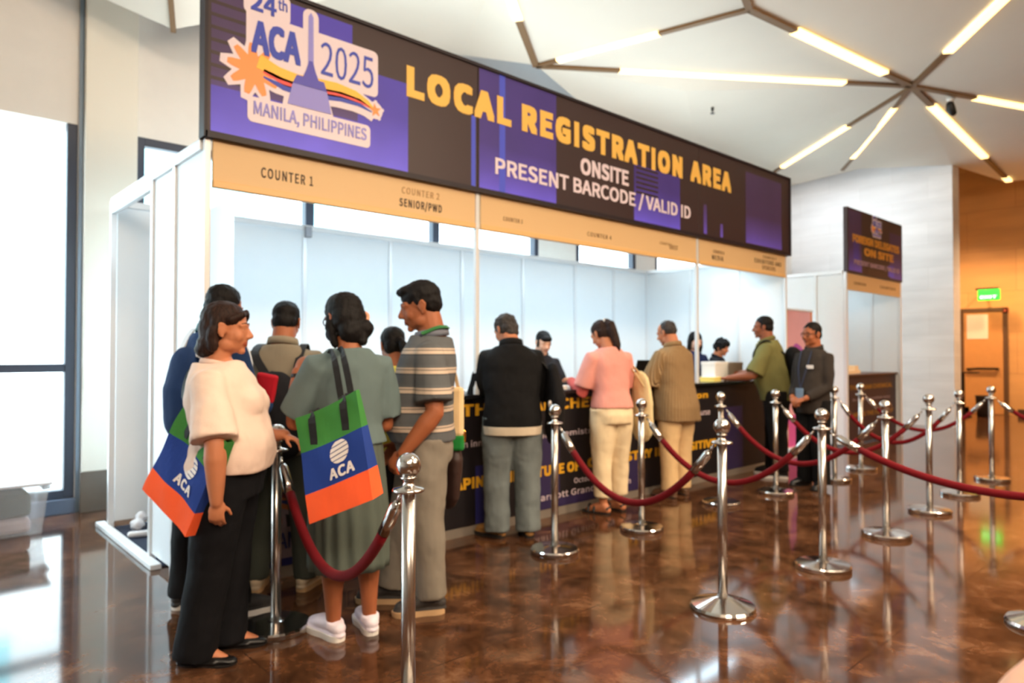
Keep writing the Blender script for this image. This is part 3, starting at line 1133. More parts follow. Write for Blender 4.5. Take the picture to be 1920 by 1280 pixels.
# things on the counter
def paper_stack(x, y, w, d, h, rz, label, c=(236, 232, 224)):
    t = thing('paper_stack', label, 'papers', (x, y, 1.03), rz, 'papers on the counter')
    obj('sheet_pile', BX(-w / 2, w / 2, -d / 2, d / 2, 0, h), M('paper_%d' % c[2], c, 0.8), t, bevel=0.001)
    obj('top_sheet', BX(-w / 2 + 0.012, w / 2 + 0.012, -d / 2 + 0.01, d / 2 + 0.01, h, h + 0.001), M('paper_top', (244, 242, 238), 0.8), t)


def laptop(x, y, rz, label, c=(24, 24, 26), tilt=18):
    t = thing('laptop', label, 'laptop', (x, y, 1.03), rz, 'laptops on the counter')
    m = M('laptop_%d' % c[0], c, 0.4, metal=0.2)
    obj('laptop_base', BX(-0.17, 0.17, -0.115, 0.115, 0, 0.018), m, t, bevel=0.004)
    bm = bmesh.new()
    for r_ in range(5):
        for k in range(11):
            box(bm, -0.15 + k * 0.0275, -0.128 + k * 0.0275, -0.02 + r_ * 0.022, -0.002 + r_ * 0.022, 0.018, 0.0205)
    obj('keyboard', bm, BLACK, t)
    bm = bmesh.new()
    box(bm, -0.17, 0.17, -0.006, 0.006, 0, 0.23)
    bmesh.ops.rotate(bm, verts=bm.verts, cent=(0, 0, 0), matrix=Matrix.Rotation(R(tilt), 3, 'X'))
    bmesh.ops.translate(bm, verts=bm.verts, vec=(0, -0.112, 0.02))
    lid = obj('laptop_lid', bm, m, t, bevel=0.003)
    bm = bmesh.new()
    box(bm, -0.155, 0.155, 0.0062, 0.0075, 0.015, 0.215)
    bmesh.ops.rotate(bm, verts=bm.verts, cent=(0, 0, 0), matrix=Matrix.Rotation(R(tilt), 3, 'X'))
    bmesh.ops.translate(bm, verts=bm.verts, vec=(0, -0.112, 0.02))
    obj('laptop_screen', bm, M('screen_dark', (30, 40, 56), 0.15), lid)


laptop(4.86, 4.24, R(8), 'brown backed laptop open on the counter beside the woman in pink', (112, 84, 66))
laptop(5.55, 4.24, R(-6), 'black laptop open on the counter left of the man in brown stripes', (20, 20, 22))
laptop(2.66, 4.24, R(4), 'dark laptop open on the counter behind the striped shirt man', (40, 42, 46))
paper_stack(4.12, 4.08, 0.30, 0.21, 0.03, 0.1, 'white stack of forms on the counter right of the black jacket man')
paper_stack(4.50, 4.10, 0.30, 0.21, 0.02, -0.15, 'thin white stack of forms on the counter by the hands of the woman in pink', (230, 228, 222))
paper_stack(6.62, 4.06, 0.21, 0.16, 0.05, 0.2, 'small yellow stack of slips on the counter beside the second front post', (240, 220, 120))
paper_stack(3.30, 4.06, 0.16, 0.22, 0.02, 0.0, 'white slips on the counter between the striped man and the black jacket man', (226, 230, 234))


def carton(name, label, x, y, w, d, h, c, rz):
    t = thing(name, label, 'box', (x, y, 1.03), rz, 'boxes on the counter')
    obj('carton_body', BX(-w / 2, w / 2, -d / 2, d / 2, 0, h), M(name + '_card', c, 0.7), t, bevel=0.004)
    obj('carton_lid', BX(-w / 2 - 0.003, w / 2 + 0.003, -d / 2 - 0.003, d / 2 + 0.003, h - 0.03, h + 0.003), M(name + '_lid', tuple(min(255, int(v * 1.04)) for v in c), 0.7), t, bevel=0.003)


carton('white_box', 'white box standing on the counter in front of the seated curly haired staff', 6.84, 4.14, 0.34, 0.16, 0.21, (226, 222, 216), 0.12)
carton('grey_box', 'brown grey box on the counter right of the white box', 7.20, 4.16, 0.26, 0.16, 0.20, (132, 116, 100), -0.08)
ph = thing('desk_scanner', 'grey barcode scanner stand on the counter behind the striped shirt man', 'scanner', (3.08, 4.16, 1.03))
obj('scanner_base', BX(-0.06, 0.06, -0.06, 0.06, 0, 0.02), BLACK, ph, bevel=0.005)
bm = bmesh.new()
tube(bm, [(0, 0, 0.02), (0, 0.01, 0.16)], 0.012, 10)
obj('scanner_neck', bm, M('scanner_grey', (112, 108, 104), 0.5), ph)
obj('scanner_head', BX(-0.065, 0.065, -0.05, 0.05, 0.15, 0.31), MATS['scanner_grey'], ph, bevel=0.012)

# ------------------------------------------------------------------ second booth
b2 = thing('exhibition_booth', 'small white booth with beige fascia left of the far stone wall', 'booth', (10.03, 4.0, 0))
B2 = (10.03, 4.0, 0)


def b2p(name, x0, x1, y0, y1, z0, z1, m, bevel=0.003):
    return obj(name, BX(x0 - B2[0], x1 - B2[0], y0 - B2[1], y1 - B2[1], z0, z1), m, b2, bevel=bevel)


for x in (10.03, 12.16):
    b2p('post', x, x + 0.045, 3.98, 4.025, 0, 2.5, ALU)
for a, b in [(4.03, 4.40), (4.44, 5.2), (5.24, 5.95)]:
    b2p('side_panel', 10.035, 10.05, a, b, 0.04, 2.46, BOOTH_WHITE)
    b2p('side_panel', 12.17, 12.185, a, b, 0.04, 2.46, BOOTH_WHITE)
    b2p('upright', 10.02, 10.06, b, b + 0.04, 0, 2.5, ALU)
    b2p('upright', 12.16, 12.2, b, b + 0.04, 0, 2.5, ALU)
for a, b in [(10.06, 10.75), (10.79, 11.45), (11.49, 12.16)]:
    b2p('back_panel', a, b, 5.96, 5.975, 0.04, 2.46, BOOTH_WHITE)
b2p('top_rail', 10.02, 12.2, 5.945, 5.995, 2.462, 2.513, ALU)
b2p('top_rail', 10.016, 10.064, 4.03, 5.95, 2.464, 2.515, ALU)
b2p('top_rail', 12.156, 12.204, 4.03, 5.95, 2.464, 2.515, ALU)
b2p('fascia_board', 10.08, 12.16, 3.985, 4.005, 2.24, 2.48, BEIGE)
for body, x0, x1, z0, z1 in [('COUNTER 8', 10.30, 10.75, 2.33, 2.37), ('COUNTER 9', 11.3, 11.95, 2.335, 2.38)]:
    text('counter_lettering', body, x0, x1, z0, z1, 3.9845, INK2, b2, 0.01, 1.0, B2)
s2 = thing('registration_sign', 'small dark purple sign with gold lettering on the second booth', 'sign', (10.03, 4.0, 2.485))
S2 = (10.03, 4.0, 2.485)
obj('sign_board', BX(0.0, 2.17, -0.04, 0.02, 0, 0.93), SIGN_DARK, s2, bevel=0.004)
for i_, (x0, x1, z0, z1, m) in enumerate([(0.04, 0.5, 0.03, 0.9, P3), (1.62, 2.13, 0.03, 0.75, P3), (1.55, 1.8, 0.05, 0.22, P1), (0.2, 0.4, 0.2, 0.5, P2)]):
    bm = bmesh.new()
    prism(bm, [(x0, z0), (x1, z0), (x1, z1), (x0, z1)], -0.0408 - 0.0003 * i_, -0.0395)
    bmesh.ops.recalc_face_normals(bm, faces=bm.faces)
    obj('printed_graphic', bm, m, s2)
G2 = M('gold_letter_dim', (216, 150, 60), 0.5)
text('sign_lettering', 'FOREIGN DELEGATES', 10.20, 12.05, 2.93, 3.05, 3.958, G2, s2, 0.05, 1.0, S2, 0.003)
text('sign_lettering', 'ON SITE', 10.62, 11.80, 2.77, 2.89, 3.958, G2, s2, 0.05, 1.0, S2, 0.003)
text('sign_lettering', 'PRESENT BARCODE / VALID ID', 10.25, 12.05, 2.60, 2.69, 3.958, M('lilac_letter', (178, 150, 170), 0.5), s2, 0.03, 1.0, S2, 0.003)
logo(s2, 11.1, 3.235, 0.42, 3.9585, S2)
c2 = thing('registration_counter', 'dark purple counter with gold lines under the second booth sign', 'counter', (10.08, 4.06, 0))
C2 = (10.08, 4.06, 0)
obj('counter_front', BX(0, 2.08, 0, 0.02, 0.02, 1.0), M('counter_plum', (48, 32, 40), 0.5), c2)
obj('counter_top', BX(0, 2.08, -0.03, 0.5, 1.0, 1.03), M('counter_plum_top', (70, 42, 34), 0.4), c2, bevel=0.004)
obj('counter_side', BX(0, 0.02, 0.02, 0.48, 0.02, 1.0), MATS['counter_plum'], c2)
for body, x0, x1, z0, z1, m in [('THE ASIAN CHEMICAL', 10.3, 12.0, 0.80, 0.87, 'dim_yellow'), ('in an innovative way', 10.4, 11.9, 0.62, 0.68, 'dim_white'), ('SHAPING THE FUTURE OF', 10.25, 12.05, 0.40, 0.47, 'dim_yellow')]:
    text('counter_lettering', body, x0, x1, z0, z1, 4.0585, MATS[m], c2, 0.03, 1.0, C2)
paper = thing('paper_stack', 'pale stack of papers on the second booth counter', 'papers', (10.75, 4.28, 1.03), 0.1)
obj('sheet_pile', BX(-0.3, 0.3, -0.12, 0.12, 0, 0.05), M('paper_cream', (240, 214, 176), 0.8), paper)
obj('top_sheet', BX(0.1, 0.26, -0.1, 0.1, 0.05, 0.12), MATS['paper_cream'], paper)

# ------------------------------------------------------------------ roll-up poster in the gap
po = thing('rollup_poster', 'tall pink roll-up poster with orange borders between the two booths', 'poster', (9.34, 4.35, 0))
obj('poster_base', BX(-0.43, 0.43, -0.09, 0.09, 0, 0.07), ALU, po, bevel=0.015)
obj('poster_sheet', BX(-0.42, 0.42, -0.003, 0.003, 0.07, 1.92), M('poster_pink', (226, 170, 182), 0.55, var=0.06, vscale=3), po)
obj('poster_rail', BX(-0.43, 0.43, -0.012, 0.012, 1.92, 1.945), ALU, po)
PB = M('poster_orange', (224, 140, 84), 0.55)
for x0, x1 in [(-0.42, -0.33), (0.36, 0.42)]:
    obj('poster_border', BX(x0, x1, -0.0045, -0.003, 0.07, 1.92), PB, po)
obj('poster_border', BX(-0.33, 0.36, -0.0045, -0.003, 0.07, 0.5), M('poster_magenta', (206, 84, 160), 0.55), po)
bm = bmesh.new()
prism(bm, [(-0.02 + 0.30 * math.cos(2 * PI * k / 28) * (1 + 0.12 * math.sin(5 * 2 * PI * k / 28)), 1.12 + 0.34 * math.sin(2 * PI * k / 28) * (1 + 0.1 * math.cos(3 * 2 * PI * k / 28))) for k in range(28)], -0.006, -0.003)
bmesh.ops.recalc_face_normals(bm, faces=bm.faces)
obj('poster_picture', bm, M('poster_violet', (176, 84, 184), 0.55, var=0.15, vscale=9), po)

# ------------------------------------------------------------------ storage box by the window
bn = thing('storage_bin', 'clear plastic storage box with white lid on the floor under the left window', 'storage box', (0.42, 6.34, 0))
PL = bpy.data.materials.new('cloudy_plastic')
PL.use_nodes = True
_b = PL.node_tree.nodes['Principled BSDF']
_b.inputs['Base Color'].default_value = lin((226, 232, 240))
_b.inputs['Roughness'].default_value = 0.25
_b.inputs['Alpha'].default_value = 0.22
bm = bmesh.new()
w0, w1, d0, d1, hh = 0.46, 0.50, 0.22, 0.25, 0.36
def tray(bm, t):
    q = [[bm.verts.new((sx * (w - t), sy * (d - t), z)) for sx, sy in [(-1, -1), (1, -1), (1, 1), (-1, 1)]] for w, d, z in [(w0, d0, 0.0 + t), (w1, d1, hh)]]
    bm.faces.new(q[0][::-1] if t == 0 else q[0])
    for i in range(4):
        j = (i + 1) % 4
        f = (q[0][i], q[0][j], q[1][j], q[1][i])
        bm.faces.new(f if t == 0 else f[::-1])
    return q[1]
ra = tray(bm, 0)
rb = tray(bm, 0.006)
for i in range(4):
    j = (i + 1) % 4
    bm.faces.new((ra[i], ra[j], rb[j], rb[i]))
obj('bin_body', bm, PL, bn)
obj('bin_lid', BX(-0.52, 0.52, -0.27, 0.27, 0.36, 0.385), M('lid_plastic', (224, 230, 240), 0.3), bn, bevel=0.01)
obj('bin_handle', BX(0.48, 0.535, -0.08, 0.08, 0.30, 0.33), MATS['lid_plastic'], bn, bevel=0.006)
for nm, lb, x0, x1, y0, y1, z0, z1, c in [
        ('fabric_bundle', 'dark green folded fabric inside the clear storage box', 0.0, 0.40, -0.17, 0.15, 0.13, 0.30, (30, 58, 52)),
        ('paper_bundle', 'pale bundle of papers at the bottom of the clear storage box', -0.05, 0.40, -0.18, 0.18, 0.012, 0.12, (196, 176, 180)),
        ('folder', 'lime green folder standing in the clear storage box', -0.22, -0.12, -0.18, 0.15, 0.012, 0.26, (150, 170, 40)),
        ('folder', 'blue folder lying on top inside the clear storage box', -0.42, -0.02, -0.17, 0.15, 0.27, 0.30, (60, 130, 190))]:
    o = obj(nm, BX(-(x1 - x0) / 2, (x1 - x0) / 2, -(y1 - y0) / 2, (y1 - y0) / 2, 0, z1 - z0), M(nm + str(c[0]), c, 0.7, var=0.1), None, bevel=min(0.03, (z1 - z0) * 0.3))
    o.location = (0.42 + (x0 + x1) / 2, 6.34 + (y0 + y1) / 2, z0)
    tag(o, lb, 'folder' if nm == 'folder' else 'papers' if nm == 'paper_bundle' else 'fabric')
# loose bits in the booth store
o = bmesh.new()
ellip(o, (0, 0, 0.04), (0.05, 0.06, 0.045))
ellip(o, (0.03, 0.02, 0.09), (0.035, 0.03, 0.04))
cr = union('crumpled_bag', o, M('bag_plastic_white', (232, 234, 240), 0.35), None, 0.008, 2, 0.5, 0.03, 0.04)
cr.location = (1.42, 5.72, 0.012)
tag(cr, 'crumpled white plastic bag on the carpet inside the booth side doorway', 'plastic bag')
o = bmesh.new()
tube(o, [(-0.14, 0.03, 0.03), (-0.05, 0.0, 0.03), (0.06, 0.01, 0.035), (0.14, -0.02, 0.03)], 0.022, 12, round_caps=True)
ro = obj('paper_roll', o, M('roll_white', (236, 238, 242), 0.5), None, smooth=True)
ro.location = (1.46, 5.46, 0.008)
tag(ro, 'white roll lying across the carpet inside the booth side doorway', 'paper roll')

# ------------------------------------------------------------------ rope barriers
def stanchion(x, y, label, dome=False):
    t = thing('stanchion', label, 'stanchion', (x, y, 0), 0, 'steel rope stanchions')
    bm = bmesh.new()
    if dome:
        lathe(bm, [(0.0, 0.0), (0.165, 0.0), (0.168, 0.012), (0.160, 0.024), (0.05, 0.062), (0.03, 0.066), (0.0, 0.066)], 40)
    else:
        lathe(bm, [(0.0, 0.0), (0.160, 0.0), (0.163, 0.006), (0.163, 0.026), (0.155, 0.034), (0.04, 0.046), (0.03, 0.05), (0.0, 0.05)], 40)
    obj('base', bm, CHROME, t, smooth=False)
    bm = bmesh.new()
    lathe(bm, [(0.0, 0.04), (0.0245, 0.04), (0.0245, 0.868), (0.0, 0.868)], 24)
    o = obj('pole', bm, BRUSHED, t, smooth=True)
    bm = bmesh.new()
    lathe(bm, [(0.0, 0.858), (0.052, 0.858), (0.056, 0.863), (0.052, 0.870), (0.024, 0.876), (0.017, 0.89), (0.020, 0.90), (0.030, 0.905), (0.018, 0.912), (0.0, 0.912)], 28)
    obj('ring_collar', bm, CHROME, t, smooth=True)
    bm = bmesh.new()
    ellip(bm, (0, 0, 0.948), (0.043, 0.043, 0.043), seg=28, rings=18)
    obj('ball_finial', bm, CHROME, t, smooth=True)
    return t


ROW1, ROW2 = 3.21, 1.92
for x, y, lb, dm in [
    (1.413, 3.237, 'stanchion between the woman in white and the woman in the grey dress', False),
    (1.335, 1.988, 'nearest stanchion, in front of the striped shirt man, base out of frame', False),
    (3.338, 3.231, 'stanchion to the right of the black jacket man', False),
    (3.256, 1.931, 'stanchion with a wide domed base in the front middle of the floor', True),
    (4.246, 3.197, 'stanchion beside the cream tote of the woman in pink', False),
    (5.486, 3.264, 'stanchion right of the man in the brown striped shirt', False),
    (4.320, 1.869, 'front row stanchion where two long red ropes meet', False),
    (6.289, 3.160, 'stanchion before the olive shirt man at the counter end', False),
    (5.416, 1.882, 'front row stanchion before the second booth counter, flat base gleaming', False),
    (6.502, 1.919, 'front row stanchion standing against the pale far stone wall', False),
    (7.497, 1.956, 'front row stanchion at the corner of the stone wall and the tan lobby', False),
    (8.629, 1.958, 'front row stanchion before the lobby door', False),
    (8.314, 3.150, 'back row stanchion in front of the second booth counter', False),
    (7.407, 3.075, 'back row stanchion mostly hidden behind the dark shirted man with glasses', False),
    (4.20, 0.74, 'stanchion base peeking in at the right edge above the bare elbow', True),
    (4.00, 0.0, 'stanchion outside the right edge carrying the long low rope', False),
        (8.75, 0.55, 'stanchion outside the right edge carrying the far lobby rope', False)]:
    stanchion(x, y, lb, dm)


def rope(a, b, sag, label):
    A, B = Vector((a[0], a[1], 0.845)), Vector((b[0], b[1], 0.845))
    d = (B - A)
    d.z = 0
    L = d.length
    d.normalize()
    A = A + d * 0.05
    B = B - d * 0.05
    t = thing('velvet_rope', label, 'rope', tuple((A + B) / 2), 0, 'red velvet ropes')
    c = Vector(t.location)
    N = 28
    pts = []
    for k in range(N + 1):
        s = k / N
        q = A.lerp(B, s)
        q.z -= sag * (1 - (2 * abs(s - 0.5)) ** 2.0)
        pts.append(q - c)
    bm = bmesh.new()
    tube(bm, pts[3:-3], 0.021, 14)
    obj('rope_body', bm, VELVET, t, smooth=True)
    for P_ in (pts[:4], pts[-4:][::-1]):
        bm = bmesh.new()
        tube(bm, [P_[0].lerp(P_[1], 0.6), P_[1], P_[2], P_[3]], [0.012, 0.023, 0.024, 0.024], 14)
        tube(bm, [P_[0], P_[0].lerp(P_[1], 0.7)], 0.007, 8)
        obj('rope_end', bm, CHROME, t, smooth=True)


rope((1.413, 3.237), (1.335, 1.988), 0.42, 'red velvet rope hanging before the woman in the grey dress')
rope((3.338, 3.231), (3.256, 1.931), 0.40, 'red velvet rope sagging in front of the woman in cream trousers')
rope((4.246, 3.197), (4.320, 1.869), 0.40, 'red velvet rope starting beside the cream tote, second lane divider')
rope((5.486, 3.264), (5.416, 1.882), 0.40, 'red velvet rope right of the brown striped man, third lane divider')
rope((6.289, 3.160), (6.502, 1.919), 0.40, 'red velvet rope crossing before the dark shirted man')
rope((7.407, 3.075), (7.497, 1.956), 0.40, 'red velvet rope in front of the second booth, nearer of two')
rope((8.314, 3.150), (8.629, 1.958), 0.36, 'farthest red velvet rope, ending at the stanchion before the lobby door')
rope((4.320, 1.869), (4.00, 0.0), 0.22, 'long red velvet rope running out of the right edge')
rope((8.629, 1.958), (8.75, 0.55), 0.30, 'short stretch of red rope leaving the far right edge')
# ------------------------------------------------------------------ people
SKINS = {}


def skin(name, c):
    m = M('skin_' + name, c, 0.52, var=0.05, vscale=14, spec=0.35, bump=0.04, bscale=120)
    b = m.node_tree.nodes['Principled BSDF']
    b.inputs['Subsurface Weight'].default_value = 0.06
    b.inputs['Subsurface Radius'].default_value = (0.02, 0.008, 0.004)
    lip = M('lip_' + name, tuple(int(v * k) for v, k in zip(c, (0.86, 0.68, 0.66))), 0.45)
    return m, lip



def hair_mat(name, c, rough=0.6):
    m = M(name, c, rough, spec=0.18)
    nt = m.node_tree
    b = nt.nodes['Principled BSDF']
    tc = nt.nodes.new('ShaderNodeTexCoord')
    mp = nt.nodes.new('ShaderNodeMapping')
    mp.inputs['Scale'].default_value = (170, 170, 14)
    nt.links.new(tc.outputs['Object'], mp.inputs[0])
    n = nt.nodes.new('ShaderNodeTexNoise')
    n.inputs['Scale'].default_value = 1.0
    n.inputs['Detail'].default_value = 3
    nt.links.new(mp.outputs[0], n.inputs['Vector'])
    r = ramp(nt, [(0.3, tuple(int(v * 0.55) for v in c)), (0.7, tuple(min(255, int(v * 1.35)) for v in c))])
    nt.links.new(n.outputs['Fac'], r.inputs['Fac'])
    nt.links.new(r.outputs['Color'], b.inputs['Base Color'])
    bp = nt.nodes.new('ShaderNodeBump')
    bp.inputs['Strength'].default_value = 0.6
    bp.inputs['Distance'].default_value = 0.006
    nt.links.new(n.outputs['Fac'], bp.inputs['Height'])
    nt.links.new(bp.outputs['Normal'], b.inputs['Normal'])
    return m


HAIR_BLACK = hair_mat('hair_black', (17, 14, 14))
HAIR_BROWN = hair_mat('hair_dark_brown', (42, 26, 20))
HAIR_GREY = hair_mat('hair_grey', (58, 54, 52), 0.6)
EYE_W = M('eye_white', (232, 226, 220), 0.2)
EYE_D = M('eye_iris', (34, 20, 14), 0.15)
BROW = M('brow_dark', (30, 22, 20), 0.8)


def cloth(name, c, bump=0.12, bscale=220, rough=0.85, var=0.06):
    fresh = 'cloth_' + name not in MATS
    m = M('cloth_' + name, c, rough, var=var, vscale=6, bump=bump, bscale=bscale, spec=0.2)
    if fresh:
        add_folds(m)
    return m


def add_folds(m, strength=0.22):
    """broad soft creases under the weave"""
    nt = m.node_tree
    b = nt.nodes['Principled BSDF']
    tc = nt.nodes.new('ShaderNodeTexCoord')
    mp = nt.nodes.new('ShaderNodeMapping')
    mp.inputs['Scale'].default_value = (1.0, 1.0, 0.55)
    mp.inputs['Rotation'].default_value = (0.5, 0.3, 0)
    nt.links.new(tc.outputs['Object'], mp.inputs[0])
    n = nt.nodes.new('ShaderNodeTexNoise')
    n.inputs['Scale'].default_value = 11
    n.inputs['Detail'].default_value = 1.5
    n.inputs['Distortion'].default_value = 0.35
    nt.links.new(mp.outputs[0], n.inputs['Vector'])
    bp = nt.nodes.new('ShaderNodeBump')
    bp.inputs['Strength'].default_value = strength
    bp.inputs['Distance'].default_value = 0.05
    nt.links.new(n.outputs['Fac'], bp.inputs['Height'])
    old = b.inputs['Normal'].links
    if old:
        nt.links.new(old[0].from_socket, bp.inputs['Normal'])
    nt.links.new(bp.outputs['Normal'], b.inputs['Normal'])


def stripes(name, stops, period, axis='Z', rough=0.85, soft=False):
    """horizontal or vertical woven stripes; stops = [(position, colour)] over one repeat"""
    m = bpy.data.materials.new('cloth_' + name)
    m.use_nodes = True
    nt = m.node_tree
    b = nt.nodes['Principled BSDF']
    b.inputs['Roughness'].default_value = rough
    b.inputs['Specular IOR Level'].default_value = 0.25
    tc = nt.nodes.new('ShaderNodeTexCoord')
    sp = nt.nodes.new('ShaderNodeSeparateXYZ')
    nt.links.new(tc.outputs['Object'], sp.inputs[0])
    d = nt.nodes.new('ShaderNodeMath')
    d.operation = 'DIVIDE'
    d.inputs[1].default_value = period
    if axis == 'ANG':
        at2 = nt.nodes.new('ShaderNodeMath')
        at2.operation = 'ARCTAN2'
        nt.links.new(sp.outputs['X'], at2.inputs[0])
        nt.links.new(sp.outputs['Y'], at2.inputs[1])
        nt.links.new(at2.outputs[0], d.inputs[0])
    else:
        nt.links.new(sp.outputs[axis], d.inputs[0])
    fr = nt.nodes.new('ShaderNodeMath')
    fr.operation = 'FRACT'
    nt.links.new(d.outputs[0], fr.inputs[0])
    r = ramp(nt, stops)
    if not soft:
        r.color_ramp.interpolation = 'CONSTANT'
    nt.links.new(fr.outputs[0], r.inputs['Fac'])
    nt.links.new(r.outputs['Color'], b.inputs['Base Color'])
    add_folds(m)
    return m


def nrm(v):
    return Vector(v).normalized()


class Fig:
    """A posed figure. Local frame: x to the person's right, y forward, z up, origin on the floor."""

    def __init__(s, h, lean=0.0, side=0.0, wide=1.0, deep=1.0, belly=0.0, bust=0.0, head_yaw=0.0, head_pitch=0.0, hip_h=0.52, head_scale=1.0, shift=(0, 0, 0), female=False):
        s.h, s.wide, s.deep, s.belly, s.bust, s.female = h, wide, deep, belly, bust, female
        s.lean, s.side = R(lean), R(side)
        s.hy, s.hp = R(head_yaw), R(head_pitch)
        s.hs = 0.132 * h * head_scale
        s.hip = Vector((0, 0, 0.52 * h))
        s.drop = (hip_h - 0.52) * h
        s.shift = Vector(shift)

    def U(s, p):
        """bend a neutral upper-body point about the hips"""
        p = Vector(p)
        k = max(0.0, min(1.0, (p.z - s.hip.z) / (0.22 * s.h)))
        k = k * k * (3 - 2 * k)
        q = p - s.hip
        m = Matrix.Rotation(-s.lean * k, 3, 'X') @ Matrix.Rotation(s.side * k, 3, 'Y')
        return m @ q + s.hip + Vector((0, 0, s.drop)) + s.shift

    def headmat(s):
        piv = Vector((0, -0.004 * s.h, 0.855 * s.h))
        base = s.U(piv)
        up = (s.U(piv + Vector((0, 0, 0.05))) - base).normalized()
        rot = Vector((0, 0, 1)).rotation_difference(up.lerp(Vector((0, 0, 1)), 0.55).normalized()).to_matrix()
        m = Matrix.Rotation(-s.hy, 3, 'Z') @ Matrix.Rotation(-s.hp, 3, 'X')
        s.HM = Matrix.Translation(base) @ (rot @ m).to_4x4() @ Matrix.Translation((0, 0.11 * s.hs, 0.535 * s.hs)) @ Matrix.Scale(s.hs, 4)
        s.neck0 = s.U((0, -0.012 * s.h, 0.815 * s.h))
        return s.HM

    def H(s, p):
        return s.HM @ Vector(p)

    # torso cross sections: (z, half width, half depth, forward offset) in heights
    def torso(s, ease=0.0, z0=0.47, z1=0.845, hipw=1.0):
        h = s.h
        if s.female:
            tab = [(0.44, .100, .072, -.004), (0.50, .104, .074, -.006), (0.56, .096, .066, -.002), (0.62, .083, .057, .002), (0.68, .088, .062, .004), (0.735, .094, .067, .004), (0.785, .090, .056, -.002), (0.815, .068, .046, -.006), (0.838, .043, .039, -.008), (0.858, .036, .036, -.010)]
        else:
            tab = [(0.44, .092, .068, -.002), (0.50, .096, .070, -.003), (0.56, .093, .065, .001), (0.62, .090, .062, .003), (0.68, .097, .065, .003), (0.735, .103, .068, .001), (0.785, .100, .058, -.004), (0.815, .076, .049, -.007), (0.838, .047, .042, -.009), (0.858, .039, .039, -.010)]

        def at(z):
            for a, b in zip(tab, tab[1:]):
                if a[0] <= z <= b[0]:
                    t = (z - a[0]) / (b[0] - a[0])
                    return [a[i] * (1 - t) + b[i] * t for i in range(4)]
            return list(tab[0] if z < tab[0][0] else tab[-1])
        out = []
        N = 22
        for k in range(N + 1):
            z = z0 + (z1 - z0) * k / N
            _, rx, ry, oy = at(z)
            w = s.wide if z < 0.80 else 1 + (s.wide - 1) * max(0, (0.845 - z) / 0.045)
            g = math.exp(-((z - 0.60) / 0.075) ** 2) * s.belly
            out.append((z * h, rx * h * w + ease + g * 0.02 * h, ry * h * s.deep + ease + g * 0.035 * h, oy * h + g * 0.03 * h))
        return out

    def loft(s, bm, rings, bend=True, sides=28, power=2.4, pleat=None):
        rs = []
        for i, (z, rx, ry, oy) in enumerate(rings):
            r_ = []
            for k in range(sides):
                a = 2 * PI * k / sides
                ca, sa = math.cos(a), math.sin(a)
                e = 2.0 / power
                x = math.copysign(abs(ca) ** e, ca) * rx
                y = math.copysign(abs(sa) ** e, sa) * ry
                f = 1.0 if pleat is None else pleat(i / (len(rings) - 1), a)
                p = Vector((x * f, y * f + oy, z))
                r_.append(bm.verts.new(s.U(p) if bend else p + s.shift))
            rs.append(r_)
        for a, b in zip(rs, rs[1:]):
            for k in range(sides):
                bm.faces.new((a[k], a[(k + 1) % sides], b[(k + 1) % sides], b[k]))
        bm.faces.new(rs[0][::-1])
        bm.faces.new(rs[-1])

    def set_arms(s, L, Rr):
        """each arm: (upper dir, fore dir, hand dir, palm normal, curl)"""
        h = s.h
        s.arm = {}
        for sg, spec in ((-1, L), (1, Rr)):
            sh = s.U((sg * 0.099 * h * (0.5 + 0.5 * s.wide), -0.006 * h, 0.784 * h))
            el = sh + nrm(spec[0]) * 0.178 * h
            wr = el + nrm(spec[1]) * 0.150 * h
            s.arm[sg] = dict(sh=sh, el=el, wr=wr, a=nrm(spec[2]), n=nrm(spec[3]), curl=spec[4] if len(spec) > 4 else 18)

    def set_legs(s, L, Rr):
        """each leg: (foot x, foot y, toe yaw, knee forward bend)"""
        h = s.h
        s.leg = {}
        for sg, (fx, fy, yaw, kb) in ((-1, L), (1, Rr)):
            hip = Vector((sg * 0.052 * h * s.wide, 0, 0.50 * h)) + Vector((0, 0, s.drop)) + s.shift
            an = Vector((fx, fy, 0.048 * h))
            kn = hip.lerp(an, 0.49) + Vector((sg * 0.004, kb, 0))
            s.leg[sg] = dict(hip=hip, kn=kn, an=an, yaw=R(yaw))

    def hand(s, bm, sg):
        A = s.arm[sg]
        a, n = A['a'], A['n']
        n = (n - a * n.dot(a)).normalized()
        b = a.cross(n).normalized()
        # thumb lies on the inner side
        ts = A.get('thumb', sg)
        k = s.h / 1.70 * (0.92 if s.female else 1.0)
        w = A['wr']
        P = lambda x, y, z: w + (a * x + b * y + n * z) * k
        rot = Matrix((a, b, n)).transposed()
        ellip(bm, P(0.048, 0, 0), (0.052 * k, 0.040 * k, 0.015 * k), rot)
        ellip(bm, P(0.068, 0, 0), (0.032 * k, 0.040 * k, 0.013 * k), rot)
        ellip(bm, P(0.030, 0.024 * ts, 0.008), (0.030 * k, 0.018 * k, 0.015 * k), rot)
        tube(bm, [A['wr'] - a * 0.02 * k, P(0.03, 0, 0)], [0.023 * k, 0.022 * k], 12, round_caps=True, flat=0.75, up=n)
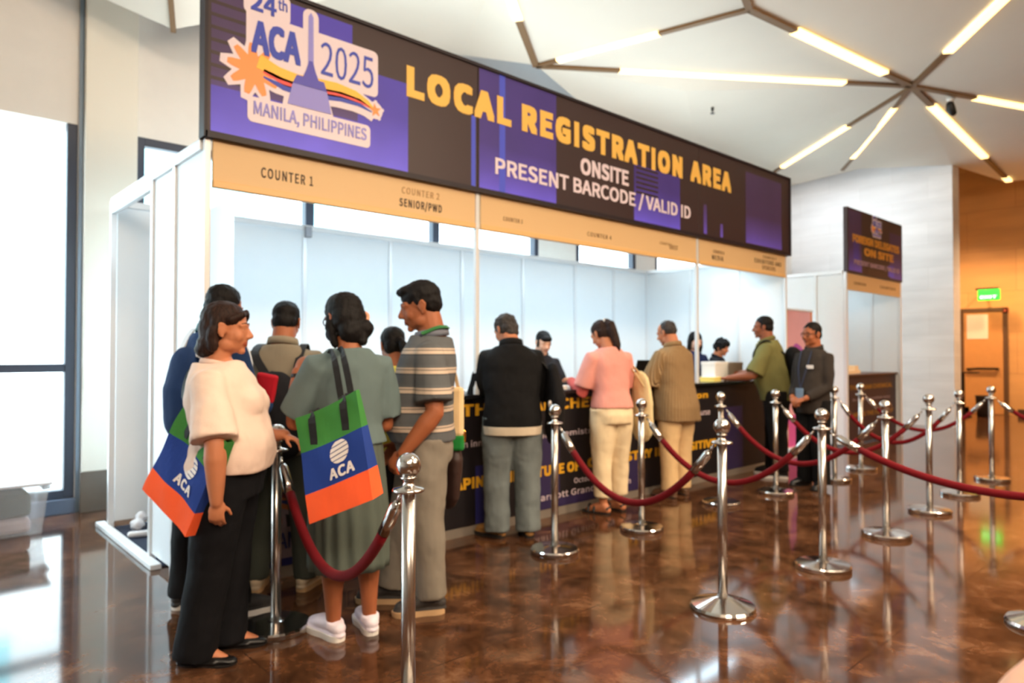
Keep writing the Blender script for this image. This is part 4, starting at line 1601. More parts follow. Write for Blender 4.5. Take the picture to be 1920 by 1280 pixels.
        for j, (y, ln) in enumerate([(0.030, 0.066), (0.0105, 0.076), (-0.010, 0.071), (-0.0295, 0.056)]):
            y *= ts
            p = P(0.086 - 0.006 * abs(j - 1.2), y, 0.0)
            d = (a + b * (y * 2.6)).normalized()
            pts, rr = [p - d * 0.02 * k, p], [0.0088 * k, 0.0090 * k]
            c = R(A['curl'] + 3 * j)
            for q, fr in enumerate((0.44, 0.31, 0.25)):
                d = (d * math.cos(c) + n * math.sin(c)).normalized()
                nn = n
                n_ = (nn - d * nn.dot(d))
                p = p + d * ln * fr * k
                pts.append(p)
                rr.append((0.0086, 0.0078, 0.0066)[q] * k)
                c = R(A['curl'] * 1.1)
                # keep curling in the palm plane
                if n_.length > 1e-4:
                    pass
            tube(bm, pts, rr, 10, round_caps=True)
        t0 = P(0.022, 0.026 * ts, 0.006)
        d1 = (a * 0.62 + b * ts * 0.62 + n * 0.45).normalized()
        d2 = (a * 0.86 + b * ts * 0.25 + n * 0.45).normalized()
        t1 = t0 + d1 * 0.042 * k
        t2 = t1 + d2 * 0.032 * k
        tube(bm, [t0, t1, t2], [0.0125 * k, 0.0105 * k, 0.008 * k], 10, round_caps=True)

    def body(s, name, label, loc, face, skinmat, feet=True, fat=1.0, voxel=0.0055):
        h = s.h
        bm = bmesh.new()
        s.loft(bm, [(z, rx, ry * (0.86 if z < 0.7 * h else 1.0), oy * 0.5) for z, rx, ry, oy in s.torso(-0.024, 0.46, 0.845)])
        HM = s.HM
        q = HM.to_quaternion().to_matrix()

        def E(c, r, rot=None):
            ellip(bm, HM @ Vector(c), tuple(v * s.hs for v in r), q @ rot if rot is not None else q)

        def T(pts, rad):
            tube(bm, [HM @ Vector(p) for p in pts], [r * s.hs for r in rad], 12, round_caps=True)
        # neck
        ntop = HM @ Vector((0, -0.13, -0.22))
        nr = (0.034 if s.female else 0.040) * h * (0.6 + 0.4 * fat)
        tube(bm, [s.U((0, -0.014 * h, 0.80 * h)), s.U((0, -0.012 * h, 0.845 * h)), ntop], [nr * 1.25, nr, nr * 0.95], 16, round_caps=True)
        # head
        E((0, -0.06, 0.13), (0.335, 0.405, 0.365))
        E((0, 0.10, -0.08), (0.275, 0.285, 0.39))
        E((0, 0.08, -0.30), (0.225, 0.25, 0.175))
        E((0, 0.275, -0.42), (0.085, 0.075, 0.07))
        for sg in (-1, 1):
            E((sg * 0.155, 0.215, -0.14), (0.11, 0.115, 0.13))
            E((sg * 0.19, 0.02, -0.30), (0.08, 0.16, 0.13))
            T([(sg * 0.04, 0.352, 0.075), (sg * 0.13, 0.335, 0.095), (sg * 0.22, 0.27, 0.07)], [0.04, 0.042, 0.035])
            T([(sg * 0.075, 0.335, 0.028), (sg * 0.13, 0.345, 0.036), (sg * 0.19, 0.305, 0.02)], [0.016, 0.020, 0.016])
            T([(sg * 0.075, 0.325, -0.035), (sg * 0.13, 0.33, -0.048), (sg * 0.19, 0.295, -0.035)], [0.016, 0.019, 0.016])
            E((sg * 0.052, 0.385, -0.155), (0.038, 0.05, 0.034))
            rot = Matrix.Rotation(sg * R(22), 3, 'Z') @ Matrix.Rotation(R(-10), 3, 'X')
            E((sg * 0.345, -0.03, -0.04), (0.028, 0.085, 0.135), rot)
            T([(sg * 0.345, 0.0, 0.06), (sg * 0.37, -0.07, 0.09), (sg * 0.375, -0.12, 0.02), (sg * 0.36, -0.08, -0.10), (sg * 0.345, -0.02, -0.16)], [0.022, 0.024, 0.024, 0.022, 0.03])
        T([(0, 0.345, 0.04), (0, 0.39, -0.04), (0, 0.435, -0.125)], [0.036, 0.042, 0.055])
        E((0, 0.43, -0.14), (0.052, 0.05, 0.045))
        T([(-0.105, 0.315, -0.268), (-0.045, 0.358, -0.252), (0, 0.362, -0.258), (0.045, 0.358, -0.252), (0.105, 0.315, -0.268)], [0.018, 0.026, 0.024, 0.026, 0.018])
        T([(-0.095, 0.312, -0.288), (0, 0.358, -0.305), (0.095, 0.312, -0.288)], [0.018, 0.033, 0.018])
        # arms and hands
        for sg in (-1, 1):
            A = s.arm[sg]
            f = 0.6 + 0.4 * fat
            sh, el, wr = A['sh'], A['el'], A['wr']
            tube(bm, [s.U((sg * 0.06 * h, -0.006 * h, 0.785 * h)), sh, sh.lerp(el, 0.4), el], [0.034 * h * f, 0.036 * h * f, 0.031 * h * f, 0.0245 * h * f], 14, round_caps=True)
            tube(bm, [el, el.lerp(wr, 0.25), el.lerp(wr, 0.7), wr], [0.0245 * h * f, 0.027 * h * f, 0.021 * h * f, 0.0155 * h * f], 14, round_caps=True)
            s.hand(bm, sg)
        # legs and feet
        for sg in (-1, 1):
            Lg = s.leg[sg]
            hip, kn, an = Lg['hip'], Lg['kn'], Lg['an']
            f = 0.6 + 0.4 * fat
            tube(bm, [hip, hip.lerp(kn, 0.5), kn], [0.054 * h * f, 0.047 * h * f, 0.034 * h * f], 14, round_caps=True)
            dv = Vector((math.sin(Lg['yaw']), math.cos(Lg['yaw']), 0))
            c1 = kn.lerp(an, 0.28) - dv * 0.008 * h
            tube(bm, [kn, c1, kn.lerp(an, 0.65) - dv * 0.002 * h, an], [0.034 * h * f, 0.036 * h * f, 0.026 * h * f, 0.0205 * h], 14, round_caps=True)
            if feet:
                heel = Vector((an.x, an.y, 0.022 * h)) - dv * 0.022 * h
                toe = Vector((an.x, an.y, 0.014 * h)) + dv * 0.085 * h
                tube(bm, [an, heel], [0.022 * h, 0.021 * h], 12, round_caps=True)
                tube(bm, [an + Vector((0, 0, -0.008 * h)), an.lerp(toe, 0.5) + Vector((0, 0, -0.004 * h)), toe], [0.022 * h, 0.021 * h, 0.013 * h], 12, round_caps=True)
                tube(bm, [heel, toe], [0.020 * h, 0.013 * h], 12, round_caps=True)
        sk, lip = skinmat
        HI = HM.inverted()

        def lips(me):
            me.materials.append(lip)
            for p in me.polygons:
                c = HI @ p.center
                if abs(c.x) < 0.115 and c.y > 0.30 and ((c.x / 0.115) ** 2 + ((c.z + 0.277) / 0.052) ** 2) < 1:
                    p.material_index = 1
        o = union(name, bm, sk, None, voxel, 3, 0.45, post=lips)
        o.location = loc
        o.rotation_euler = (0, 0, math.atan2(-face[0], face[1]))
        tag(o, label, 'person')
        s.root = o
        for sg in (-1, 1):
            b_ = bmesh.new()
            ellip(b_, HM @ Vector((sg * 0.13, 0.281, -0.005)), (0.055 * s.hs,) * 3, q)
            e = obj('eye', b_, EYE_W, o, smooth=True)
            b_ = bmesh.new()
            ellip(b_, HM @ Vector((sg * 0.13, 0.315, -0.008)), (0.027 * s.hs, 0.024 * s.hs, 0.027 * s.hs), q)
            obj('iris', b_, EYE_D, e, smooth=True)
            b_ = bmesh.new()
            tube(b_, [HM @ Vector(p) for p in [(sg * 0.055, 0.376, 0.098), (sg * 0.13, 0.362, 0.122), (sg * 0.215, 0.295, 0.100)]], [0.012 * s.hs, 0.013 * s.hs, 0.008 * s.hs], 8, round_caps=True)
            obj('eyebrow', b_, BROW, o, smooth=True)
        return o

    def hair(s, mat, pieces, voxel=0.006, smooth=3, disp=0.006):
        """pieces in head units: ('e', centre, radii) or ('t', points, radii)"""
        bm = bmesh.new()
        q = s.HM.to_quaternion().to_matrix()
        for p in pieces:
            if p[0] == 'e':
                rot = q
                if len(p) > 3:
                    rot = q @ Matrix.Rotation(R(p[3]), 3, 'X')
                ellip(bm, s.H(p[1]), tuple(v * s.hs for v in p[2]), rot)
            else:
                tube(bm, [s.H(v) for v in p[1]], [r * s.hs for r in p[2]], 12, round_caps=True)
        return union('hair', bm, mat, s.root, voxel, smooth, 0.5, disp * 1.6, 0.028)

    def shirt(s, mat, hem=0.47, sleeve=0.75, ease=0.016, name='shirt', disp=0.016, dsize=0.16, sl_r=1.5, z1=0.838, flare=0.0, voxel=0.009, extra=None, taper=True):
        h = s.h
        bm = bmesh.new()
        rings = s.torso(ease, hem, z1)
        if flare:
            rings = [(z, rx + flare * max(0, (0.62 * h - z)), ry + flare * max(0, (0.62 * h - z)), oy) for z, rx, ry, oy in rings]
        s.loft(bm, rings)
        if s.bust:
            for sg in (-1, 1):
                c = s.U((sg * 0.042 * h, 0.048 * h * s.deep, 0.715 * h))
                ellip(bm, c, (0.048 * h * s.bust, 0.045 * h * s.bust, 0.048 * h * s.bust))
        for sg in (-1, 1):
            A = s.arm[sg]
            sh, el, wr = A['sh'], A['el'], A['wr']
            inn = s.U((sg * 0.055 * h, -0.008 * h, 0.788 * h))
            r0 = 0.034 * h + ease * 0.7
            if sleeve <= 1:
                end = sh.lerp(el, sleeve)
                tube(bm, [inn, sh, sh.lerp(end, 0.5), end], [r0 * 0.9, r0, 0.034 * h * sl_r ** 0.4 + ease * 0.6, 0.030 * h * sl_r ** 0.9 + ease * 0.5], 16)
            else:
                end = el.lerp(wr, sleeve - 1)
                tube(bm, [inn, sh, sh.lerp(el, 0.5), el, el.lerp(end, 0.5), end], [r0 * 0.9, r0, 0.033 * h + ease * 0.7, 0.030 * h + ease * 0.55, 0.028 * h + ease * 0.5, 0.0225 * h + ease * 0.45], 16, round_caps=False)
        if extra:
            extra(bm)
        return union(name, bm, mat, s.root, voxel, 5, 0.5, disp, dsize)

    def collar(s, mat, r=0.047, z=0.848, th=0.012, hgt=0.022, name='collar'):
        h = s.h
        bm = bmesh.new()
        rings = []
        n = 28
        vs = []
        for j, (dr, dz) in enumerate([(th, -hgt), (0.004, hgt), (-0.002, hgt), (0.002, -hgt)]):
            ring = []
            for k in range(n):
                a = 2 * PI * k / n
                fz = -0.022 * max(0, math.sin(a)) + 0.012 * max(0, -math.sin(a))
                p = Vector(((r * h + dr) * math.cos(a), (r * h * 0.98 + dr) * math.sin(a) - 0.009 * h, z * h + dz + fz))
                ring.append(bm.verts.new(s.U(p)))
            vs.append(ring)
        for j in range(4):
            a, b = vs[j], vs[(j + 1) % 4]
            for k in range(n):
                bm.faces.new((a[k], a[(k + 1) % n], b[(k + 1) % n], b[k]))
        bmesh.ops.recalc_face_normals(bm, faces=bm.faces)
        return obj(name, bm, mat, s.root, smooth=True)

    def trousers(s, mat, top=0.60, hem=0.03, r=(0.062, 0.05, 0.042, 0.040), ease=0.010, disp=0.016, dsize=0.13, name='trousers', voxel=0.009):
        h = s.h
        bm = bmesh.new()
        s.loft(bm, [(z, rx * 0.985, ry, oy) for z, rx, ry, oy in s.torso(ease * 0.6, 0.455, top)])
        for sg in (-1, 1):
            L = s.leg[sg]
            hip, kn, an = L['hip'], L['kn'], L['an']
            end = Vector((an.x, an.y, hem * h)) if hem * h < an.z + 0.02 else kn.lerp(an, (kn.z - hem * h) / (kn.z - an.z))
            tube(bm, [hip + Vector((0, 0, 0.03 * h)), hip.lerp(kn, 0.25), kn, kn.lerp(end, 0.5), end], [r[0] * h * (0.5 + .5 * s.wide), r[0] * h * (0.5 + .5 * s.wide), r[1] * h, r[2] * h, r[3] * h], 18)
        return union(name, bm, mat, s.root, voxel, 5, 0.5, disp, dsize)

    def shoes(s, mat, sole_mat, length=0.158, hgt=0.05, kind='sneaker'):
        h = s.h
        for sg in (-1, 1):
            L = s.leg[sg]
            an, yaw = L['an'], L['yaw']
            dv = Vector((math.sin(yaw), math.cos(yaw), 0))
            sd = Vector((dv.y, -dv.x, 0))
            hl, tl = 0.040 * h, (length - 0.040) * h
            base = Vector((an.x, an.y, 0))
            P = lambda f, r_, z: base + dv * f + sd * r_ + Vector((0, 0, z))
            bm = bmesh.new()
            # outline of the sole
            key = [(-hl, 0.0), (-hl * 0.92, 0.0125), (-hl * 0.7, 0.0195), (-hl * 0.2, 0.0235), (tl * 0.25, 0.0228), (tl * 0.58, 0.0285), (tl * 0.80, 0.0255), (tl * 0.94, 0.0145), (tl, 0.0)]
            prof = [(q.x, q.y) for q in pcurve([(a_, b_, 0) for a_, b_ in key], 32)]
            prof = [prof[0]] + [(a_, max(b_, 0.0008)) for a_, b_ in prof[1:-1]] + [prof[-1]]
            out = [(f, r_ * h * 1.0) for f, r_ in prof] + [(f, -r_ * h * 1.0) for f, r_ in prof[-2:0:-1]]
            th = {'sneaker': 0.028, 'flat': 0.008, 'dress': 0.014, 'sandal': 0.014}[kind]
            a = [bm.verts.new(P(f, r_, 0.0)) for f, r_ in out]
            b = [bm.verts.new(P(f * 1.02, r_ * 1.06, th)) for f, r_ in out]
            n = len(out)
            bm.faces.new(a)
            bm.faces.new(b[::-1])
            for k in range(n):
                bm.faces.new((a[k], b[k], b[(k + 1) % n], a[(k + 1) % n]))
            bmesh.ops.recalc_face_normals(bm, faces=bm.faces)
            up = bmesh.new()
            if kind in ('sneaker', 'dress'):
                tube(up, [P(-hl * 0.55, 0, th + 0.018 * h), P(0.01 * h, 0, th + 0.026 * h), P(tl * 0.45, 0, th + 0.020 * h), P(tl * 0.78, 0, th + 0.010 * h)], [0.0225 * h, 0.0255 * h, 0.026 * h, 0.020 * h], 16, round_caps=True, flat=0.85, up=(0, 0, 1))
                tube(up, [P(-hl * 0.6, 0, th), P(tl * 0.8, 0, th)], [0.021 * h, 0.022 * h], 14, round_caps=True, flat=0.6, up=(0, 0, 1))
                tube(up, [P(-0.004, 0, th + 0.02 * h), P(-0.008, 0, hgt * h + 0.006)], [0.029 * h, 0.027 * h], 14)
            elif kind == 'flat':
                tube(up, [P(tl * 0.50, 0, th + 0.009 * h), P(tl * 0.86, 0, th + 0.005 * h)], [0.0275 * h, 0.019 * h], 16, round_caps=True, flat=0.55, up=(0, 0, 1))
                tube(up, [P(-hl * 0.75, 0, th + 0.006 * h), P(-hl * 0.75, 0, th + 0.022 * h)], [0.021 * h, 0.019 * h], 12, round_caps=True)
                for r_ in (-1, 1):
                    tube(up, [P(-hl * 0.7, r_ * 0.016 * h, th + 0.008 * h), P(tl * 0.3, r_ * 0.021 * h, th + 0.006 * h), P(tl * 0.55, r_ * 0.024 * h, th + 0.007 * h)], 0.008 * h, 10, round_caps=True)
            else:
                for f in (tl * 0.62, tl * 0.35):
                    tube(up, [P(f, -0.026 * h, th), P(f, -0.018 * h, th + 0.022 * h), P(f, 0, th + 0.030 * h), P(f, 0.018 * h, th + 0.022 * h), P(f, 0.026 * h, th)], 0.008 * h, 8, round_caps=True)
                tube(up, [P(-hl * 0.7, -0.02 * h, th + 0.02 * h), P(-hl * 1.0, 0, th + 0.03 * h), P(-hl * 0.7, 0.02 * h, th + 0.02 * h)], 0.006 * h, 8, round_caps=True)
                tube(up, [P(-hl * 0.7, 0, th - 0.003), P(tl * 0.9, 0, th - 0.003)], 0.004 * h, 8, round_caps=True)
            sh = union('shoe', up, mat, s.root, 0.005, 3)
            obj('sole', bm, sole_mat, sh)

    def glasses(s, mat):
        bm = bmesh.new()
        for sg in (-1, 1):
            c = Vector((sg * 0.135, 0.40, -0.005))
            tube(bm, [s.H(c + Vector((0.098 * math.cos(2 * PI * k / 20), -0.05 * abs(math.cos(2 * PI * k / 20)), 0.072 * math.sin(2 * PI * k / 20)))) for k in range(20)], 0.012 * s.hs, 6, closed=True)
            tube(bm, [s.H(p) for p in [(sg * 0.235, 0.34, 0.02), (sg * 0.31, 0.20, 0.03), (sg * 0.352, -0.02, 0.04)]], 0.011 * s.hs, 6)
        tube(bm, [s.H(p) for p in [(-0.04, 0.405, 0.01), (0, 0.425, 0.02), (0.04, 0.405, 0.01)]], 0.012 * s.hs, 6)
        return obj('glasses', bm, mat, s.root)

    def strip(s, name, pts, w, th, mat, nvec=None, parent=None):
        """flat webbing along pts (local metres)"""
        bm = bmesh.new()
        pts = [Vector(p) for p in pts]
        n = len(pts)
        rs = []
        for i in range(n):
            t = (pts[min(i + 1, n - 1)] - pts[max(i - 1, 0)]).normalized()
            nv = Vector(nvec[i] if nvec else (0, 1, 0))
            nv = (nv - t * nv.dot(t)).normalized()
            sd = t.cross(nv).normalized() * w / 2
            q = nv * th / 2
            rs.append([bm.verts.new(pts[i] + v) for v in (-sd - q, sd - q, sd + q, -sd + q)])
        for a, b in zip(rs, rs[1:]):
            for k in range(4):
                bm.faces.new((a[k], a[(k + 1) % 4], b[(k + 1) % 4], b[k]))
        bm.faces.new(rs[0][::-1])
        bm.faces.new(rs[-1])
        bmesh.ops.recalc_face_normals(bm, faces=bm.faces)
        return obj(name, bm, mat, parent or s.root, smooth=False)


def pcurve(pts, n=24):
    """Catmull-Rom through pts"""
    P = [Vector(p) for p in pts]
    P = [P[0] * 2 - P[1]] + P + [P[-1] * 2 - P[-2]]
    out = []
    m = len(P) - 3
    for i in range(m):
        for k in range(n // m):
            t = k / (n // m)
            a, b, c, d = P[i:i + 4]
            out.append(0.5 * ((2 * b) + (c - a) * t + (2 * a - 5 * b + 4 * c - d) * t * t + (3 * b - a - 3 * c + d) * t ** 3))
    out.append(P[-2])
    return out


def tolocal(root, p):
    return (Matrix.Translation(root.location) @ root.rotation_euler.to_matrix().to_4x4()).inverted() @ Vector(p)


def toworld(root, p):
    return (Matrix.Translation(root.location) @ root.rotation_euler.to_matrix().to_4x4()) @ Vector(p)


SHORT = [('e', (0, -0.105, 0.210), (0.362, 0.412, 0.352)), ('e', (0, -0.215, -0.02), (0.330, 0.285, 0.31)), ('e', (0, -0.245, -0.20), (0.235, 0.165, 0.20)), ('e', (0.305, 0.05, 0.06), (0.040, 0.045, 0.13)), ('e', (-0.305, 0.05, 0.06), (0.040, 0.045, 0.13)), ('e', (0.30, -0.06, 0.10), (0.055, 0.16, 0.16)), ('e', (-0.30, -0.06, 0.10), (0.055, 0.16, 0.16))]
RT = Vector((0.738, -0.674, 0))     # picture-right and away, as walking directions in the hall
FW = Vector((0.674, 0.738, 0))
DOWN = (0, 0, -1)
S_TAN = skin('tan', (186, 118, 82))
S_BROWN = skin('brown', (160, 94, 60))
S_DEEP = skin('deep', (140, 80, 52))
S_LIGHT = skin('light', (222, 170, 142))
SOLE_W = M('sole_white', (226, 222, 216), 0.6)
SOLE_T = M('sole_tan', (196, 160, 118), 0.6)
SOLE_D = M('sole_dark', (30, 26, 24), 0.6)
SHOE_BLACK = M('shoe_black', (14, 13, 14), 0.35)
STRAP_BLACK = M('strap_black', (18, 18, 20), 0.7)


def at(px, py, depth):
    """point seen at (px, py) of the photograph, depth metres into the hall: used to measure where worn bags hang"""
    p = math.radians(1.02)
    f = Vector((FW.x * math.cos(p), FW.y * math.cos(p), math.sin(p)))
    u = Vector((-FW.x * math.sin(p), -FW.y * math.sin(p), math.cos(p)))
    return Vector((0, 0, 1.33)) + (f + RT * (px - 960) / 1290 + u * (640 - py) / 1290) * depth


# ---- woman in the white blouse
f = Fig(1.545, lean=-3, wide=1.12, deep=1.30, belly=0.60, bust=1.25, head_yaw=-4, head_pitch=4, female=True, head_scale=1.13, shift=(0, 0.075, 0))
f.headmat()
f.set_arms(((-0.05, 0.06, -0.97), (0.12, 1.0, 0.06), (0.1, 0.9, -0.42), (0.1, -0.45, -0.9), 26),
           ((0.34, 0.20, -1), (0.0, 0.03, -1), (-0.05, 0.0, -1), (-1, -0.1, 0.0), 30))
f.set_legs((-0.075, 0.05, -6, 0.01), (0.085, -0.03, 8, 0.01))
wh = f.body('person', 'woman in a white blouse and black trousers in profile, tote bag hanging behind her', (1.075, 3.17, 0), RT * 0.98 + FW * 0.12, S_TAN, fat=1.25)
f.hair(HAIR_BROWN, [('e', (0, -0.10, 0.195), (0.375, 0.425, 0.35)), ('e', (0, -0.24, -0.02), (0.36, 0.30, 0.40)), ('e', (0, -0.30, -0.34), (0.37, 0.25, 0.26)), ('e', (0, -0.40, -0.42), (0.30, 0.18, 0.16)),
                    ('t', [(0.02, 0.33, 0.34), (0.20, 0.29, 0.27), (0.32, 0.10, 0.16)], [0.05, 0.07, 0.08]), ('t', [(-0.02, 0.33, 0.34), (-0.20, 0.29, 0.25), (-0.33, 0.12, 0.0), (-0.33, 0.02, -0.25)], [0.05, 0.07, 0.08, 0.09]),
                    ('t', [(0.33, -0.14, 0.15), (0.36, -0.20, -0.12), (0.33, -0.18, -0.36)], [0.08, 0.10, 0.10])])
f.shirt(cloth('white_blouse', (226, 200, 184)), hem=0.530, sleeve=0.92, ease=0.027, sl_r=1.9, name='blouse', disp=0.022, dsize=0.12)
f.collar(cloth('blouse_collar', (220, 192, 176)), r=0.046, th=0.012, hgt=0.012, z=0.838)
f.trousers(cloth('black_trousers', (13, 13, 17)), top=0.60, hem=0.02, r=(0.070, 0.058, 0.056, 0.060))
f.shoes(SHOE_BLACK, SOLE_D, kind='flat')

# ---- man in navy behind her
f = Fig(1.71, lean=6, wide=0.92, head_yaw=4, head_pitch=12)
f.headmat()
f.set_arms(((-0.10, 0.2, -0.97), (0.2, 0.95, 0.05), (0.2, 0.95, 0), (0, 0, -1)), ((0.10, 0.25, -0.97), (-0.2, 0.95, 0.1), (-0.2, 0.95, 0), (0, 0, -1)))
f.set_legs((-0.17, 0.0, -14, 0.01), (0.19, 0.04, 22, 0.01))
nv = f.body('person', 'man in a navy jacket, mostly hidden behind the woman in the white blouse', (1.235, 3.70, 0), FW * 0.85 + RT * 0.5, S_BROWN, feet=False)
f.hair(HAIR_BLACK, SHORT + [('e', (0, -0.22, -0.10), (0.33, 0.24, 0.26))])
f.shirt(cloth('navy_jacket', (34, 58, 98)), hem=0.46, sleeve=1.92, ease=0.026, name='jacket')
f.collar(cloth('teal_collar', (32, 92, 96)), r=0.047, hgt=0.02)
f.trousers(cloth('black_denim', (26, 26, 28)), hem=0.035, r=(0.062, 0.052, 0.047, 0.046))
f.shoes(M('shoe_charcoal', (40, 38, 38), 0.6), SOLE_W, kind='sneaker')
# his white-strapped backpack
PK = thing('backpack', 'navy backpack with a pale strap worn by the man behind the woman in white', 'backpack', nv.location, nv.rotation_euler.z)
bm = bmesh.new()
tube(bm, [f.U((0, -0.17, 1.27)), f.U((0, -0.175, 1.14)), f.U((0, -0.165, 1.0))], [0.085, 0.10, 0.09], 18, round_caps=True, flat=0.55, up=(0, 1, 0))
union('pack_body', bm, cloth('navy_pack', (30, 52, 92)), PK, 0.010, 4, 0.5, 0.01, 0.1)
for sg in (-1, 1):
    f.strip('shoulder_strap', pcurve([f.U((sg * 0.08, -0.155, 1.30)), f.U((sg * 0.10, -0.06, 1.455)), f.U((sg * 0.105, 0.07, 1.415)), f.U((sg * 0.12, 0.135, 1.28)), f.U((sg * 0.16, 0.10, 1.12))], 24), 0.04, 0.008, M('strap_pale', (222, 228, 236), 0.6), [(0, -1, 0.3)] * 6 + [(0, 0, 1)] * 6 + [(0, 1, 0.3)] * 13, parent=PK)

# ---- man in khaki shirt, seen from behind
f = Fig(1.645, lean=5, wide=1.12, head_pitch=12)
f.headmat()
f.set_arms(((-0.3, 0.25, -0.9), (0.35, 0.9, 0.05), (0.3, 0.95, 0), (0, 0, -1)), ((0.3, 0.3, -0.9), (-0.3, 0.9, 0.2), (-0.3, 0.9, 0), (0, 0, -1)))
f.set_legs((-0.13, 0.0, -10, 0.01), (0.14, 0.02, 12, 0.01))
kh = f.body('person', 'man in a khaki grey shirt seen from behind with a black strap across his back', (1.665, 3.765, 0), FW, S_BROWN, feet=False)
f.hair(HAIR_BLACK, SHORT)
f.shirt(cloth('khaki_shirt', (134, 124, 106)), hem=0.47, sleeve=1.05, ease=0.022)
f.collar(cloth('khaki_collar', (140, 130, 112)), r=0.048, hgt=0.02)
f.trousers(cloth('grey_green_trousers', (70, 74, 66)), hem=0.04)
f.shoes(M('shoe_cream', (196, 176, 146), 0.6), SOLE_T, kind='sneaker')
SL = thing('sling_bag', 'black sling bag with a red pouch on the back of the man in khaki', 'bag', kh.location, kh.rotation_euler.z)
bm = bmesh.new()
tube(bm, [f.U((0.02, -0.20, 1.08)), f.U((0.06, -0.20, 0.90))], [0.15, 0.15], 16, round_caps=True, flat=0.42, up=(0, 1, 0))
union('bag_body', bm, cloth('sling_black', (26, 26, 30)), SL, 0.010, 4, 0.5, 0.01, 0.1)
bm = bmesh.new()
box(bm, -0.055, 0.055, -0.02, 0.02, -0.075, 0.075)
o = obj('pouch', bm, cloth('pouch_red', (178, 26, 40)), SL, bevel=0.012)
o.location = f.U((0.005, -0.275, 1.13))
o.rotation_euler = (0.1, 0.2, 0)
f.strip('strap', pcurve([f.U((0.06, -0.21, 1.10)), f.U((-0.05, -0.165, 1.22)), f.U((-0.12, -0.12, 1.325)), f.U((-0.115, -0.01, 1.385)), f.U((-0.10, 0.09, 1.33)), f.U((0.0, 0.15, 1.15))], 25), 0.045, 0.006, STRAP_BLACK, [(0, -1, 0.2)] * 12 + [(0, 0, 1)] * 5 + [(0, 1, 0.2)] * 9, parent=SL)
f.strip('strap', pcurve([f.U((0.12, -0.17, 1.14)), f.U((0.125, -0.13, 1.27)), f.U((0.12, -0.01, 1.385)), f.U((0.11, 0.1, 1.32)), f.U((0.11, 0.14, 1.15))], 24), 0.04, 0.006, STRAP_BLACK, [(0, -1, 0.2)] * 10 + [(0, 0, 1)] * 5 + [(0, 1, 0.2)] * 10, parent=SL)

# ---- woman in the grey green dress
f = Fig(1.615, lean=2, wide=1.0, deep=1.08, bust=0.9, head_yaw=-14, head_pitch=10, female=True, head_scale=1.08)
f.headmat()
f.set_arms(((-0.20, 0.40, -0.88), (0.12, 0.22, 0.95), (0.45, 0.35, 0.82), (0.7, 0.2, -0.4), 34),
           ((0.14, 0.08, -0.97), (-0.4, 0.9, 0.1), (-0.4, 0.9, 0), (0, 0, -1), 20))
f.set_legs((-0.07, 0.01, -12, 0.01), (0.10, -0.015, 10, 0.01))
te = f.body('person', 'woman in a calf length grey green dress and white sneakers seen from behind', (1.638, 2.94, 0), FW * 0.80 - RT * 0.60, S_BROWN, fat=1.1, feet=False)
f.hair(HAIR_BLACK, [('e', (0, -0.085, 0.19), (0.385, 0.435, 0.37)), ('e', (0, -0.20, -0.02), (0.385, 0.33, 0.42)), ('e', (0.0, -0.30, -0.30), (0.34, 0.24, 0.32)),
                    ('t', [(0.30, -0.10, 0.10), (0.36, -0.10, -0.2), (0.30, -0.12, -0.5)], [0.08, 0.10, 0.09]), ('t', [(-0.30, -0.0, 0.10), (-0.36, -0.02, -0.2), (-0.30, -0.05, -0.56)], [0.08, 0.10, 0.08]),
                    ('e', (0.20, -0.40, -0.28), (0.22, 0.20, 0.20)), ('t', [(0.16, -0.40, -0.34), (0.10, -0.44, -0.56)], [0.16, 0.10])])
bm = bmesh.new()
tube(bm, [f.H((0.30 + 0.07 * math.cos(2 * PI * k / 14), -0.36 + 0.06 * math.sin(2 * PI * k / 14), -0.02 + 0.10 * math.sin(2 * PI * k / 14 + 0.6))) for k in range(14)], 0.038 * f.hs, 8, closed=True)
obj('hair_tie', bm, M('scrunchie', (226, 160, 128), 0.7), te, smooth=True)
f.glasses(M('thin_frame', (52, 46, 60), 0.3))
# dark face mask
bm = bmesh.new()
ellip(bm, f.H((0, 0.24, -0.26)), (0.245 * f.hs, 0.235 * f.hs, 0.20 * f.hs), f.HM.to_quaternion().to_matrix())
obj('face_mask', bm, cloth('mask_navy', (30, 36, 52)), te, smooth=True)
DR = cloth('dress_grey_green', (96, 112, 112), var=0.05)
f.shirt(DR, hem=0.562, sleeve=0.86, ease=0.024, sl_r=1.7, name='dress_bodice', disp=0.018)
h_ = f.h


def pleat(t, a):
    return 1 + (0.012 + 0.028 * (1 - t)) * math.sin(a * 17 + 2 * t) + 0.015 * math.sin(a * 5 + 1)


bm = bmesh.new()
rg = []
for k in range(19):
    z = 0.205 + (0.585 - 0.205) * k / 18
    t = (0.585 - z) / 0.38
    rg.append((z * h_, (0.090 + 0.020 * min(1, t * 1.6)) * h_ + 0.008, (0.070 + 0.028 * min(1, t * 1.6)) * h_ + 0.006, -0.004 * h_))
f.loft(bm, rg, sides=140, power=2.2, pleat=pleat)
obj('dress_skirt', bm, cloth('dress_skirt', (84, 92, 84), var=0.05), te, smooth=True)
f.shoes(M('shoe_white', (232, 222, 234), 0.6), SOLE_W, length=0.165, kind='sneaker')
bm = bmesh.new()
wr = f.arm[-1]['wr']
fd = (f.arm[-1]['wr'] - f.arm[-1]['el']).normalized()
tube(bm, [wr - fd * 0.035, wr - fd * 0.015], 0.030, 16)
obj('wrist_watch', bm, M('watch_dark', (28, 26, 30), 0.3), te, smooth=True)

